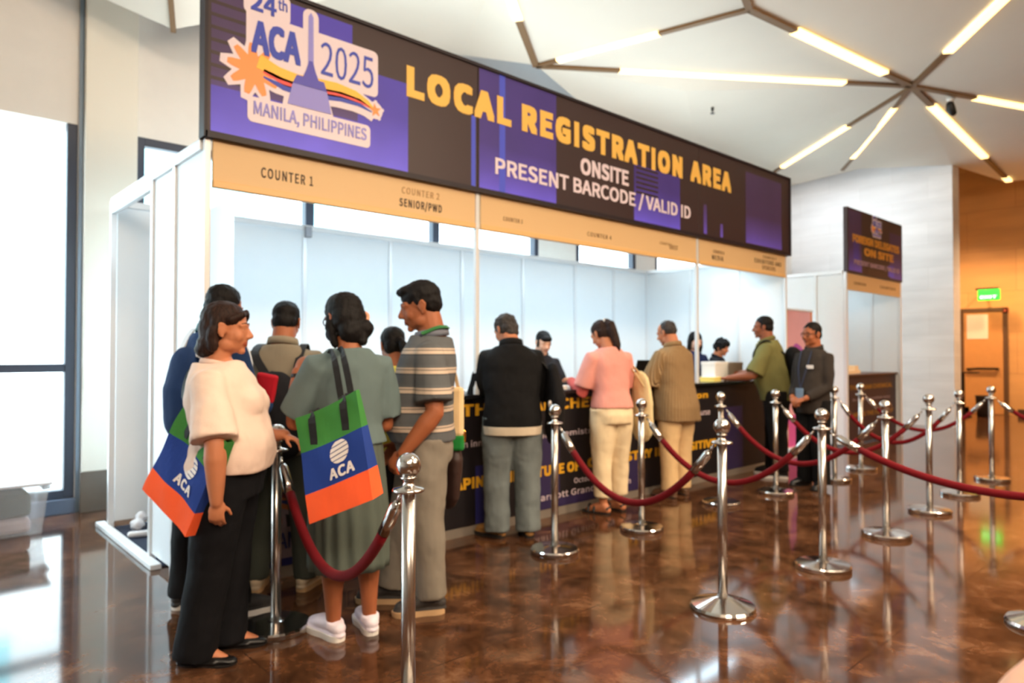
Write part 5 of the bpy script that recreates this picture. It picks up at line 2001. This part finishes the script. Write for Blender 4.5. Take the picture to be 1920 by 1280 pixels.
# ---- woman in yellow behind
f = Fig(1.50, lean=4, wide=1.05, bust=0.8, head_yaw=0, head_pitch=16, female=True)
f.headmat()
f.set_arms(((-0.2, 0.3, -0.9), (0.2, 0.9, 0.2), (0.2, 0.95, 0), (0, 0, -1)), ((0.35, 0.15, -0.9), (0.55, 0.75, 0.1), (0.4, 0.9, 0), (0, 0, -1)))
f.set_legs((-0.09, 0, -6, 0.01), (0.1, 0, 8, 0.01))
ye = f.body('person', 'woman in a yellow top with a black ponytail, half hidden behind the striped shirt man', (2.19, 3.38, 0), FW * 0.85 - RT * 0.5, S_BROWN)
f.hair(HAIR_BLACK, SHORT + [('e', (0, -0.2, -0.1), (0.34, 0.26, 0.3)), ('e', (0.05, -0.48, -0.02), (0.12, 0.14, 0.13)), ('t', [(0.06, -0.50, 0.0), (0.12, -0.62, -0.25), (0.14, -0.60, -0.62), (0.12, -0.55, -0.85)], [0.11, 0.14, 0.13, 0.05])])
f.shirt(cloth('yellow_top', (226, 216, 92)), hem=0.5, sleeve=0.7, ease=0.02, name='top')
f.trousers(cloth('black_skirt_trousers', (22, 20, 22)), hem=0.04, r=(0.066, 0.056, 0.052, 0.052))
f.shoes(SHOE_BLACK, SOLE_D, kind='flat')
HB = thing('handbag', 'dark brown handbag with gold clasp hanging beside the woman in yellow', 'handbag', ye.location, ye.rotation_euler.z)
bm = bmesh.new()
tube(bm, [(0.27, -0.07, 0.86), (0.28, -0.08, 0.72), (0.28, -0.08, 0.56)], [0.13, 0.16, 0.14], 16, round_caps=True, flat=0.42, up=(1, 0, 0))
union('bag_body', bm, M('bag_brown', (52, 32, 26), 0.5, bump=0.1, bscale=80), HB, 0.010, 4, 0.5, 0.008, 0.1)
f.strip('strap', pcurve([(0.27, 0.05, 0.92), (0.235, 0.03, 1.08), (0.19, 0.0, 1.235), (0.20, -0.09, 1.21), (0.26, -0.19, 0.92)], 24), 0.032, 0.007, M('strap_brown', (70, 40, 32), 0.6), [(1, 0, 0.3)] * 25, parent=HB)
bm = bmesh.new()
box(bm, -0.012, 0.012, -0.022, 0.022, -0.035, 0.035)
o = obj('clasp', bm, M('gold_metal', (240, 176, 80), 0.25, metal=1.0), HB, bevel=0.005)
o.location = (0.315, -0.21, 0.86)

# ---- man in the striped polo shirt
f = Fig(1.70, lean=-2, wide=1.08, deep=1.15, belly=0.75, head_yaw=-3, head_pitch=13, head_scale=1.12)
f.headmat()
f.set_arms(((-0.20, -0.10, -0.97), (0.02, 0.62, -0.78), (0.25, 0.62, -0.72), (0.75, -0.3, -0.5), 34),
           ((0.10, 0.05, -0.97), (-0.05, 0.6, -0.75), (-0.1, 0.6, -0.8), (-1, 0, 0), 24))
f.set_legs((-0.09, -0.04, -8, 0.01), (0.09, 0.17, 6, 0.02))
stp = f.body('person', 'tall man in a grey and cream striped polo shirt facing left in profile', (2.115, 3.0, 0), -RT * 0.97 - FW * 0.10, S_BROWN, fat=1.15, feet=False)
f.hair(HAIR_BLACK, [('e', (0, -0.075, 0.215), (0.365, 0.43, 0.345)), ('e', (0, -0.22, 0.04), (0.335, 0.28, 0.30)), ('e', (0.30, -0.06, 0.12), (0.055, 0.17, 0.16)), ('e', (-0.30, -0.06, 0.12), (0.055, 0.17, 0.16)), ('e', (0, 0.22, 0.37), (0.25, 0.20, 0.12))])
POLO = stripes('polo_stripes', [(0.0, (88, 90, 92)), (0.50, (70, 72, 76)), (0.56, (196, 176, 156)), (0.72, (120, 112, 106)), (0.78, (196, 176, 156)), (0.86, (92, 94, 96))], 0.098)
f.shirt(POLO, hem=0.515, sleeve=0.82, ease=0.026, sl_r=1.75, name='polo_shirt')
f.collar(cloth('polo_collar', (120, 124, 136)), r=0.050, hgt=0.02)
f.trousers(cloth('stone_jeans', (128, 120, 108), var=0.1), top=0.56, hem=0.05, r=(0.068, 0.056, 0.050, 0.048))
f.shoes(M('shoe_dark_grey', (52, 48, 46), 0.7), SOLE_T, kind='sneaker')
LAN = M('lanyard_dark', (24, 26, 44), 0.6)
f.strip('lanyard', pcurve([f.U((-0.10, 0.03, 1.43)), f.U((-0.075, 0.115, 1.33)), f.U((-0.03, 0.175, 1.15)), f.U((0.0, 0.205, 1.03))], 24), 0.022, 0.004, LAN, [(-0.4, 1, 0.2)] * 25)
f.strip('lanyard', pcurve([f.U((0.10, 0.03, 1.43)), f.U((0.075, 0.115, 1.33)), f.U((0.03, 0.175, 1.15)), f.U((0.0, 0.205, 1.03))], 24), 0.022, 0.004, LAN, [(0.4, 1, 0.2)] * 25)
f.strip('lanyard_neck', pcurve([f.U((-0.095, 0.035, 1.432)), f.U((-0.085, -0.045, 1.468)), f.U((-0.045, -0.095, 1.475)), f.U((0.045, -0.095, 1.475)), f.U((0.085, -0.045, 1.468)), f.U((0.095, 0.035, 1.432))], 25), 0.024, 0.005, M('lanyard_green', (44, 110, 56), 0.6), [(-0.6, 0, 0.8)] * 8 + [(0, -0.6, 0.8)] * 10 + [(0.6, 0, 0.8)] * 8)
# cream tote with green trim on his far shoulder
CT = thing('shoulder_bag', 'narrow cream bag with green lower edge behind the striped shirt man', 'bag', (2.36, 3.17, 0.0), 0.75)
obj('bag_body', BX(-0.03, 0.03, -0.12, 0.12, 0.86, 1.14), cloth('bag_cream', (226, 196, 150)), CT, bevel=0.02)
obj('bag_base', BX(-0.032, 0.032, -0.122, 0.122, 0.78, 0.87), cloth('bag_green', (30, 120, 52)), CT, bevel=0.015)
f.strip('strap', pcurve([(0.0, -0.09, 1.13), (-0.06, -0.06, 1.28), (-0.13, 0.0, 1.405), (-0.06, 0.06, 1.28), (0.0, 0.09, 1.13)], 24), 0.02, 0.005, cloth('bag_cream', (226, 196, 150)), [(1, 0, 0.4)] * 25, parent=CT)

# ---- man in the black jacket
f = Fig(1.655, lean=10, wide=1.12, deep=1.1, head_yaw=-38, head_pitch=20)
f.headmat()
f.set_arms(((-0.30, 0.20, -0.93), (0.15, 0.95, 0.2), (0.2, 0.95, 0), (0, 0, -1)), ((0.32, 0.25, -0.92), (-0.25, 0.95, 0.15), (-0.2, 0.95, 0), (0, 0, -1)))
f.set_legs((-0.11, 0.02, -50, 0.01), (0.12, 0.02, -5, 0.01))
bj = f.body('person', 'man in a black jacket and loose grey jeans leaning at the counter', (3.38, 3.70, 0), FW * 0.97 - RT * 0.1, S_TAN, feet=False)
f.hair(HAIR_GREY, [('e', (0, -0.085, 0.20), (0.375, 0.435, 0.36)), ('e', (0, -0.22, -0.02), (0.35, 0.30, 0.34)), ('e', (0.31, -0.04, 0.04), (0.06, 0.17, 0.2)), ('e', (-0.31, -0.04, 0.04), (0.06, 0.17, 0.2)), ('e', (0, -0.30, -0.22), (0.28, 0.17, 0.18))], disp=0.012)
f.shirt(cloth('black_jacket', (15, 14, 15)), hem=0.475, sleeve=1.9, ease=0.036, name='jacket', disp=0.022)
f.collar(cloth('black_jacket_collar', (19, 18, 19)), r=0.050, hgt=0.026)
bm = bmesh.new()
f.loft(bm, [(z, rx, ry, oy) for z, rx, ry, oy in f.torso(0.040, 0.455, 0.49)])
obj('shirt_hem', bm, cloth('hem_cream', (206, 190, 166)), bj, smooth=True)
f.trousers(cloth('washed_jeans', (112, 120, 120), var=0.14), top=0.55, hem=0.03, r=(0.070, 0.060, 0.056, 0.056), ease=0.012, disp=0.024)
f.shoes(M('shoe_tan', (150, 106, 52), 0.6), SOLE_D, kind='sneaker')
BB = thing('shoulder_bag', 'black bag hanging from the right shoulder of the black jacket man', 'bag', bj.location, bj.rotation_euler.z)
bm = bmesh.new()
tube(bm, [(0.30, 0.0, 1.17), (0.32, -0.01, 1.0), (0.31, 0.0, 0.80)], [0.10, 0.145, 0.14], 18, round_caps=True, flat=0.5, up=(1, 0, 0))
union('bag_body', bm, cloth('bag_black', (17, 16, 18)), BB, 0.010, 4, 0.5, 0.02, 0.1)
f.strip('strap', pcurve([(0.31, 0.06, 1.15), (0.25, 0.13, 1.24), (0.185, 0.12, 1.335), (0.20, 0.04, 1.30), (0.31, -0.06, 1.15)], 24), 0.035, 0.008, STRAP_BLACK, [(1, 0, 0.5)] * 25, parent=BB)
bm = bmesh.new()
ellip(bm, (0.26, -0.115, 0.97), (0.015, 0.012, 0.028))
obj('bag_tag', bm, M('tag_silver', (206, 200, 196), 0.3, metal=0.6), BB, smooth=True)

# ---- woman in pink
f = Fig(1.645, lean=7, wide=0.98, deep=1.08, bust=1.0, head_yaw=-20, head_pitch=26, female=True)
f.headmat()
f.set_arms(((-0.22, 0.20, -0.93), (0.05, 0.85, 0.35), (0.1, 0.95, 0.1), (0, 0, -1)), ((0.12, 0.25, -0.95), (-0.1, 0.95, 0.15), (-0.1, 0.95, 0), (0, 0, -1)))
f.set_legs((-0.085, 0.0, -34, 0.01), (0.10, 0.05, -20, 0.01))
pk = f.body('person', 'woman in a pink top and cropped cream trousers with a long brown ponytail', (4.52, 3.71, 0), FW * 0.90 - RT * 0.40, S_TAN)
f.hair(HAIR_BROWN, SHORT + [('e', (0, -0.17, 0.02), (0.355, 0.30, 0.33)), ('e', (0, -0.50, 0.30), (0.13, 0.13, 0.13)), ('t', [(0, -0.50, 0.30), (0, -0.62, 0.12), (0.02, -0.56, -0.25), (0.03, -0.50, -0.75), (0.03, -0.46, -1.0)], [0.12, 0.17, 0.19, 0.15, 0.05])])
bm = bmesh.new()
tube(bm, [f.H((0.11 * math.cos(2 * PI * k / 14), -0.47 + 0.03 * math.cos(2 * PI * k / 14), 0.33 + 0.11 * math.sin(2 * PI * k / 14))) for k in range(14)], 0.032 * f.hs, 8, closed=True)
obj('hair_tie', bm, M('hair_tie_cream', (228, 214, 200), 0.6), pk, smooth=True)
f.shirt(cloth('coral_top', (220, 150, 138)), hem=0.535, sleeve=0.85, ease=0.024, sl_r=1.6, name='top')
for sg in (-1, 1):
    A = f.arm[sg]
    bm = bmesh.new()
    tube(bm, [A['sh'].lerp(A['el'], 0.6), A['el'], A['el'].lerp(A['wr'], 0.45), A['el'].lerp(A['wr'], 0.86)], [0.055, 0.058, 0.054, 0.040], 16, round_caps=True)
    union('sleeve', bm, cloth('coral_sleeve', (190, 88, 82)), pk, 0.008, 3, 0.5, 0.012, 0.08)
f.trousers(cloth('cream_trousers', (228, 206, 168), var=0.04), top=0.58, hem=0.085, r=(0.068, 0.052, 0.047, 0.046))
f.shoes(M('sandal_black', (20, 18, 18), 0.5), SOLE_D, kind='sandal')
TB = thing('tote_bag', 'cream canvas tote hanging at the right side of the woman in pink', 'tote bag', pk.location, pk.rotation_euler.z)
bm = bmesh.new()
tube(bm, [(0.28, -0.02, 1.06), (0.29, -0.02, 0.92), (0.29, -0.02, 0.72)], [0.125, 0.15, 0.15], 20, round_caps=True, flat=0.36, up=(1, 0, 0))
union('bag_body', bm, cloth('tote_cream', (222, 200, 152)), TB, 0.009, 3, 0.5, 0.015, 0.08)
for dx in (0.02, -0.04):
    f.strip('strap', pcurve([(0.29 + dx, 0.08, 1.05), (0.235 + dx * 0.6, 0.12, 1.19), (0.175 + dx * 0.4, 0.09, 1.322), (0.21 + dx * 0.6, 0.0, 1.22), (0.29 + dx, -0.11, 1.05)], 24), 0.024, 0.005, cloth('tote_cream', (222, 200, 152)), [(1, 0, 0.4)] * 25, parent=TB)

# ---- older man in brown striped shirt
f = Fig(1.665, lean=7, wide=1.06, deep=1.12, belly=0.4, head_yaw=-14, head_pitch=14)
f.headmat()
f.set_arms(((-0.25, 0.30, -0.90), (0.1, 0.95, 0.05), (0.15, 0.95, 0), (0, 0, -1)), ((0.25, 0.25, -0.92), (-0.25, 0.9, 0.1), (-0.2, 0.9, 0), (0, 0, -1)))
f.set_legs((-0.10, 0.0, -10, 0.01), (0.11, 0.03, 6, 0.01))
br = f.body('person', 'grey haired man in a brown pinstriped shirt and beige trousers at the counter', (5.50, 3.73, 0), FW * 0.80 - RT * 0.58, S_TAN, fat=1.1, feet=False)
f.hair(HAIR_GREY, [('e', (0, -0.22, 0.06), (0.36, 0.30, 0.27)), ('e', (0, -0.14, 0.215), (0.345, 0.37, 0.315)), ('e', (0.31, -0.08, 0.06), (0.055, 0.17, 0.16)), ('e', (-0.31, -0.08, 0.06), (0.055, 0.17, 0.16))], disp=0.008)
PIN = stripes('brown_pinstripe', [(0.0, (128, 100, 66)), (0.5, (150, 122, 86)), (0.72, (92, 66, 42)), (0.86, (176, 150, 112))], 0.14, 'ANG')
f.shirt(PIN, hem=0.425, sleeve=0.95, ease=0.028, sl_r=1.7, flare=0.10)
f.collar(PIN, r=0.050, hgt=0.022)
f.trousers(cloth('beige_trousers', (218, 184, 136), var=0.05), top=0.56, hem=0.04, r=(0.068, 0.054, 0.048, 0.048))
f.shoes(M('shoe_brown', (96, 66, 44), 0.5), SOLE_D, kind='dress')

# ---- man in olive at the counter end
f = Fig(1.76, lean=12, wide=1.12, deep=1.18, belly=0.6, head_yaw=-8, head_pitch=-4)
f.headmat()
f.set_arms(((-0.22, 0.42, -0.86), (0.1, 0.97, -0.12), (0.2, 0.95, -0.05), (0, 0, -1)), ((0.2, 0.5, -0.84), (-0.2, 0.97, -0.05), (-0.2, 0.95, -0.05), (0, 0, -1)))
f.set_legs((-0.10, -0.04, -10, 0.01), (0.11, 0.05, 6, 0.01))
ol = f.body('person', 'man in an olive shirt leaning on the far end of the counter', (7.17, 3.585, 0), -RT * 0.90 + FW * 0.42, S_DEEP, fat=1.2, feet=False)
f.hair(HAIR_BLACK, SHORT)
f.shirt(cloth('olive_shirt', (118, 114, 68)), hem=0.47, sleeve=0.92, ease=0.026, sl_r=1.7)
f.collar(cloth('olive_collar', (110, 106, 62)), r=0.052, hgt=0.02)
bm = bmesh.new()
f.loft(bm, [(z, rx * 0.62, ry * 0.75, oy + 0.040) for z, rx, ry, oy in f.torso(0.026, 0.53, 0.79)])
union('vest_front', bm, cloth('vest_black', (20, 19, 20)), ol, 0.010, 4)
f.trousers(cloth('dark_trousers', (22, 19, 17)), top=0.57, hem=0.04, r=(0.072, 0.058, 0.052, 0.050))
f.shoes(SHOE_BLACK, SOLE_W, kind='sneaker')
BK = thing('backpack', 'large black backpack on the back of the man in olive', 'backpack', ol.location, ol.rotation_euler.z)
bm = bmesh.new()
tube(bm, [f.U((0, -0.25, 1.22)), f.U((0, -0.28, 1.02)), f.U((0, -0.25, 0.82))], [0.16, 0.19, 0.17], 20, round_caps=True, flat=0.62, up=(0, 1, 0))
ellip(bm, f.U((0, -0.37, 0.94)), (0.13, 0.06, 0.13))
union('pack_body', bm, cloth('pack_black', (14, 13, 14)), BK, 0.010, 4, 0.5, 0.012, 0.12)
for sg in (-1, 1):
    f.strip('shoulder_strap', pcurve([f.U((sg * 0.09, -0.17, 1.30)), f.U((sg * 0.12, -0.03, 1.48)), f.U((sg * 0.125, 0.10, 1.42)), f.U((sg * 0.14, 0.15, 1.28)), f.U((sg * 0.19, 0.05, 1.08))], 24), 0.05, 0.01, STRAP_BLACK, [(0, -1, 0.4)] * 6 + [(0, 0, 1)] * 6 + [(0, 1, 0.3)] * 13, parent=BK)

# ---- man in dark shirt and glasses
f = Fig(1.64, lean=0, wide=0.86, deep=1.12, belly=0.5, head_yaw=6, head_pitch=2, head_scale=1.05)
f.headmat()
f.set_arms(((-0.08, 0.12, -0.97), (0.40, 0.80, -0.42), (0.75, 0.55, -0.35), (0.1, -0.5, -0.8), 30), ((0.08, 0.12, -0.97), (-0.40, 0.80, -0.42), (-0.75, 0.55, -0.3), (-0.1, -0.5, -0.8), 30))
f.set_legs((-0.10, 0.02, -14, 0.01), (0.11, -0.02, 14, 0.01))
dk_ = f.body('person', 'man in a dark shirt and glasses standing with clasped hands before the pink poster', (6.88, 3.06, 0), -RT * 0.86 - FW * 0.50, S_BROWN, fat=1.1, feet=False)
f.hair(HAIR_BLACK, SHORT)
f.glasses(BLACK)
f.shirt(cloth('charcoal_shirt', (52, 46, 42)), hem=0.45, sleeve=1.9, ease=0.02)
f.collar(cloth('charcoal_collar', (48, 43, 40)), r=0.050, hgt=0.022)
f.trousers(cloth('black_slacks', (12, 12, 13)), top=0.56, hem=0.03, r=(0.068, 0.056, 0.050, 0.050))
f.shoes(SHOE_BLACK, SOLE_D, kind='dress')
bm = bmesh.new()
box(bm, -0.035, 0.035, -0.004, 0.004, -0.018, 0.018)
o = obj('name_badge', bm, M('badge_white', (226, 222, 220), 0.4), dk_, bevel=0.003)
o.location = f.U((-0.075, 0.152, 1.20))
o.rotation_euler = (0.0, 0, 0.25)
f.strip('lanyard', pcurve([f.U((-0.06, 0.10, 1.36)), f.U((-0.045, 0.165, 1.18)), f.U((0.0, 0.20, 0.98))], 24), 0.014, 0.004, M('lanyard_blue', (34, 36, 60), 0.6), [(0, 1, 0.2)] * 25)
f.strip('lanyard', pcurve([f.U((0.06, 0.10, 1.36)), f.U((0.045, 0.165, 1.18)), f.U((0.0, 0.20, 0.98))], 24), 0.014, 0.004, M('lanyard_blue', (34, 36, 60), 0.6), [(0, 1, 0.2)] * 25)
bm = bmesh.new()
box(bm, -0.045, 0.045, -0.004, 0.004, -0.06, 0.06)
o = obj('pass_card', bm, M('pass_pale', (120, 144, 168), 0.3), dk_, bevel=0.004)
o.location = f.U((0.0, 0.212, 0.93))


# ---- staff behind the counter
def staff(label, loc, face, h, sk, hairmat, pieces, topmat, lean, yaw, pitch, female, disp=0.006):
    f = Fig(h, lean=lean, head_yaw=yaw, head_pitch=pitch, female=female, bust=0.8 if female else 0)
    f.headmat()
    f.set_arms(((-0.25, 0.30, -0.92), (0.25, 0.95, 0.05), (0.2, 0.95, -0.1), (0, 0, -1)), ((0.25, 0.30, -0.92), (-0.25, 0.95, 0.05), (-0.2, 0.95, -0.1), (0, 0, -1)))
    f.set_legs((-0.09, 0, -6, 0.01), (0.09, 0, 6, 0.01))
    p = f.body('person', label, loc, face, sk, feet=False, voxel=0.0065)
    f.hair(hairmat, pieces, disp=disp)
    f.shirt(topmat, hem=0.47, sleeve=1.85, ease=0.02, name='jacket')
    f.collar(topmat, r=0.046, hgt=0.018)
    f.trousers(MATS['cloth_black_trousers'], hem=0.04)
    f.shoes(SHOE_BLACK, SOLE_D, kind='dress')
    return f


staff('staff in black with a short fringe behind the counter, right of the black jacket man', (4.78, 4.86, 0.012), Vector((-0.35, -1, 0)), 1.56, S_LIGHT, HAIR_BLACK,
      SHORT + [('e', (0, 0.24, 0.26), (0.30, 0.16, 0.14)), ('e', (0.31, 0.0, -0.02), (0.05, 0.14, 0.2)), ('e', (-0.31, 0.0, -0.02), (0.05, 0.14, 0.2))], cloth('staff_black', (34, 32, 36)), 10, 0, 14, False)
staff('staff woman with long black hair and navy top behind the second front post', (7.38, 4.80, 0.012), Vector((-0.25, -1, 0)), 1.60, S_LIGHT, HAIR_BLACK,
      [('e', (0, -0.085, 0.19), (0.385, 0.435, 0.37)), ('e', (0, -0.22, -0.05), (0.38, 0.30, 0.42)), ('t', [(0.33, 0.0, 0.1), (0.38, -0.02, -0.3), (0.34, 0.02, -0.9)], [0.10, 0.13, 0.09]), ('t', [(-0.33, 0.0, 0.1), (-0.38, -0.02, -0.3), (-0.34, 0.02, -0.9)], [0.10, 0.13, 0.09])], cloth('staff_navy', (24, 34, 70)), 6, 12, 8, True)
staff('staff member with curly black hair behind the white box at the counter end', (7.66, 4.66, 0.012), Vector((0.35, -1, 0)), 1.52, S_TAN, HAIR_BLACK,
      [('e', (0, -0.06, 0.22), (0.41, 0.45, 0.38)), ('e', (0, -0.2, 0.0), (0.40, 0.33, 0.36)), ('e', (0.33, 0.02, 0.12), (0.11, 0.2, 0.24)), ('e', (-0.33, 0.02, 0.12), (0.11, 0.2, 0.24)), ('e', (0, 0.26, 0.33), (0.3, 0.17, 0.14))], cloth('staff_dark', (28, 28, 34)), 8, 14, 10, False, disp=0.03)


# ------------------------------------------------------------------ conference tote bags
T_GREEN = cloth('tote_green', (62, 128, 60), bump=0.05)
T_BLUE = cloth('tote_blue', (36, 62, 138), bump=0.05)
T_ORANGE = cloth('tote_orange', (250, 98, 52), bump=0.05)
T_LOGO = M('tote_print', (226, 218, 214), 0.7)


def tote(label, o, u, v, w, W, Hh, G, bands=(0.27, 0.68), crumple=0.012, seed=1):
    """open bag: o lower left corner of the front, u along its width, v up its height, w back through its gusset"""
    t = thing('tote_bag', label, 'tote bag', tuple(o), 0, 'green blue and orange tote bags')
    u, w = Vector(u).normalized(), Vector(w).normalized()
    v = Vector(v).normalized()
    rnd = random.Random(seed)
    ph = [rnd.uniform(0, 6) for _ in range(6)]

    def P(a, b, s):
        """a across 0..1, b up 0..1, s 0 front 1 back"""
        g = G * (1 - 0.72 * b ** 1.2)
        off = (0.5 - s) * g
        puff = crumple * (math.sin(a * 5.3 + ph[0] + b * 3) + 0.7 * math.sin(b * 7 + ph[1] - a * 4) + 0.5 * math.sin(a * 11 + b * 9 + ph[2])) * (0.35 + 0.65 * b)
        x = (a - 0.5) * W * (1 - 0.04 * b) + W / 2
        return u * x + v * (b * Hh + 0.01 * math.sin(a * 3 + ph[3]) * b) + w * (G / 2 - off + puff * (1 if s < 0.5 else 0.6))
    for nm, b0, b1, m in [('orange_panel', 0, bands[0], T_ORANGE), ('blue_panel', bands[0], bands[1], T_BLUE), ('green_panel', bands[1], 1.0, T_GREEN)]:
        bm = bmesh.new()
        na, nb, ng = 14, 7, 4
        loop = [(i / na, 0.0) for i in range(na + 1)] + [(1.0, k / ng) for k in range(1, ng + 1)] + [(1 - i / na, 1.0) for i in range(1, na + 1)] + [(0.0, 1 - k / ng) for k in range(1, ng)]
        grid = [[bm.verts.new(P(a, b0 + (b1 - b0) * j / nb, s)) for a, s in loop] for j in range(nb + 1)]
        n = len(loop)
        for j in range(nb):
            for k in range(n):
                bm.faces.new((grid[j][k], grid[j][(k + 1) % n], grid[j + 1][(k + 1) % n], grid[j + 1][k]))
        if b0 == 0:
            bm.faces.new(grid[0][::-1])
        bmesh.ops.recalc_face_normals(bm, faces=bm.faces)
        o_ = obj(nm, bm, m, t, smooth=False)
        md = o_.modifiers.new('thick', 'SOLIDIFY')
        md.thickness = 0.003
        md.offset = 0
    # printed globe and initials on the blue band
    bm = bmesh.new()

    def patch(poly):
        vs = [bm.verts.new(P(a, b, 0.0) - w * 0.004) for a, b in poly]
        bm.faces.new(vs)
    ca, cb = 0.62, 0.545
    for k in range(5):
        y0, y1 = -1 + 0.4 * k + 0.03, -1 + 0.4 * (k + 1) - 0.05
        poly = []
        for q in range(7):
            y = y0 + (y1 - y0) * q / 6
            poly.append((ca + 0.145 * math.sqrt(max(0, 1 - y * y)), cb + 0.105 * y + 0.012 * (1 - y * y)))
        for q in range(7):
            y = y1 - (y1 - y0) * q / 6
            poly.append((ca - 0.145 * math.sqrt(max(0, 1 - y * y)), cb + 0.105 * y - 0.012 * (1 - y * y)))
        patch(poly)
    bmesh.ops.recalc_face_normals(bm, faces=bm.faces)
    obj('printed_globe', bm, T_LOGO, t)
    me = fontmesh('ACA', 0.03, 1.05, 0.0)
    xs = [q.co.x for q in me.vertices]
    ys = [q.co.y for q in me.vertices]
    for q in me.vertices:
        a = ca - 0.19 + (q.co.x - min(xs)) / (max(xs) - min(xs)) * 0.38
        b = 0.315 + (q.co.y - min(ys)) / (max(ys) - min(ys)) * 0.105
        q.co = P(a, b, 0.0) - w * 0.005
    link('printed_initials', me, T_LOGO, t)
    return t, P


def tote_strap(t, P, a0, a1, s, top, pts=None):
    """one carrying handle from (a0) over the shoulder point to (a1)"""
    o = Vector(t.location)
    A, B = P(a0, 0.70, s), P(a1, 0.70, s)
    A1, B1 = P(a0, 0.99, s), P(a1, 0.99, s)
    mids = [Vector(q) - o for q in top]
    f.strip('strap', pcurve([A, A1] + mids + [B1, B], 40), 0.030, 0.004, STRAP_BLACK, [tuple((A - P(a0, 0.7, 1 - s)).normalized())] * 60, parent=t)


# slung at the back of the woman in the grey green dress
o = at(580, 982, 2.66)
e = at(698, 936, 2.60)
tp = at(546, 790, 2.66)
u = (e - o)
W = u.length
v = (tp - o)
w = u.cross(v)
if w.dot(FW) < 0:
    w = -w
t, P = tote('tote with pale globe print hanging behind the woman in the dress', o, u, v, w, W, v.length * 1.03, 0.10, bands=(0.27, 0.66), crumple=0.006, seed=3)
tote_strap(t, P, 0.24, 0.76, 0.0, [at(588, 792, 2.95), at(594, 750, 3.30), at(634, 662, 3.2), at(644, 670, 2.995), at(660, 755, 2.90)])
tote_strap(t, P, 0.30, 0.80, 1.0, [at(596, 790, 3.0), at(602, 750, 3.32), at(617, 666, 3.2), at(627, 675, 3.01), at(642, 755, 2.94)])

# hanging at the back of the woman in the white blouse
o = at(270, 916, 2.98)
e = at(346, 1006, 2.83)
u = e - o
tp = at(330, 752, 2.93)
v = tp - o
w = u.cross(v)
if w.dot(RT) < 0:
    w = -w
t, P = tote('tote seen edge on, slung at the back of the woman in the white blouse', o, u, v, w, u.length, v.length, 0.12, bands=(0.25, 0.66), crumple=0.012, seed=5)
tote_strap(t, P, 0.22, 0.78, 0.0, [at(344, 740, 3.06), at(362, 690, 3.12), at(410, 690, 3.10), at(424, 770, 3.0)])
tote_strap(t, P, 0.26, 0.80, 1.0, [at(354, 740, 3.10), at(372, 692, 3.16), at(416, 692, 3.14), at(430, 770, 3.02)])

# ---- someone standing beside the photographer: only an elbow enters the frame
f = Fig(1.55, lean=0, wide=1.0, head_yaw=20, head_pitch=6)
f.headmat()
f.set_arms(((-0.75, 0.2, -0.65), (0.95, 0.28, 0.10), (0.95, 0.25, 0.0), (0, 0, -1), 30), ((0.2, 0.1, -0.95), (-0.6, 0.7, 0.3), (-0.8, 0.5, 0.2), (0, 0, -1), 30))
f.set_legs((-0.09, 0, -6, 0.01), (0.10, 0.0, 8, 0.01))
pr = f.body('person', 'person standing close by, only a bare elbow showing in the bottom right corner', RT * 0.79 + FW * 0.515 + Vector((0, 0, 0)), FW, S_LIGHT, feet=False)
f.hair(HAIR_BLACK, SHORT)
f.shirt(cloth('grey_tee', (150, 150, 156)), hem=0.47, sleeve=0.55, ease=0.02)
f.trousers(MATS['cloth_black_slacks'], top=0.56, hem=0.035)
f.shoes(SHOE_BLACK, SOLE_D, kind='dress')
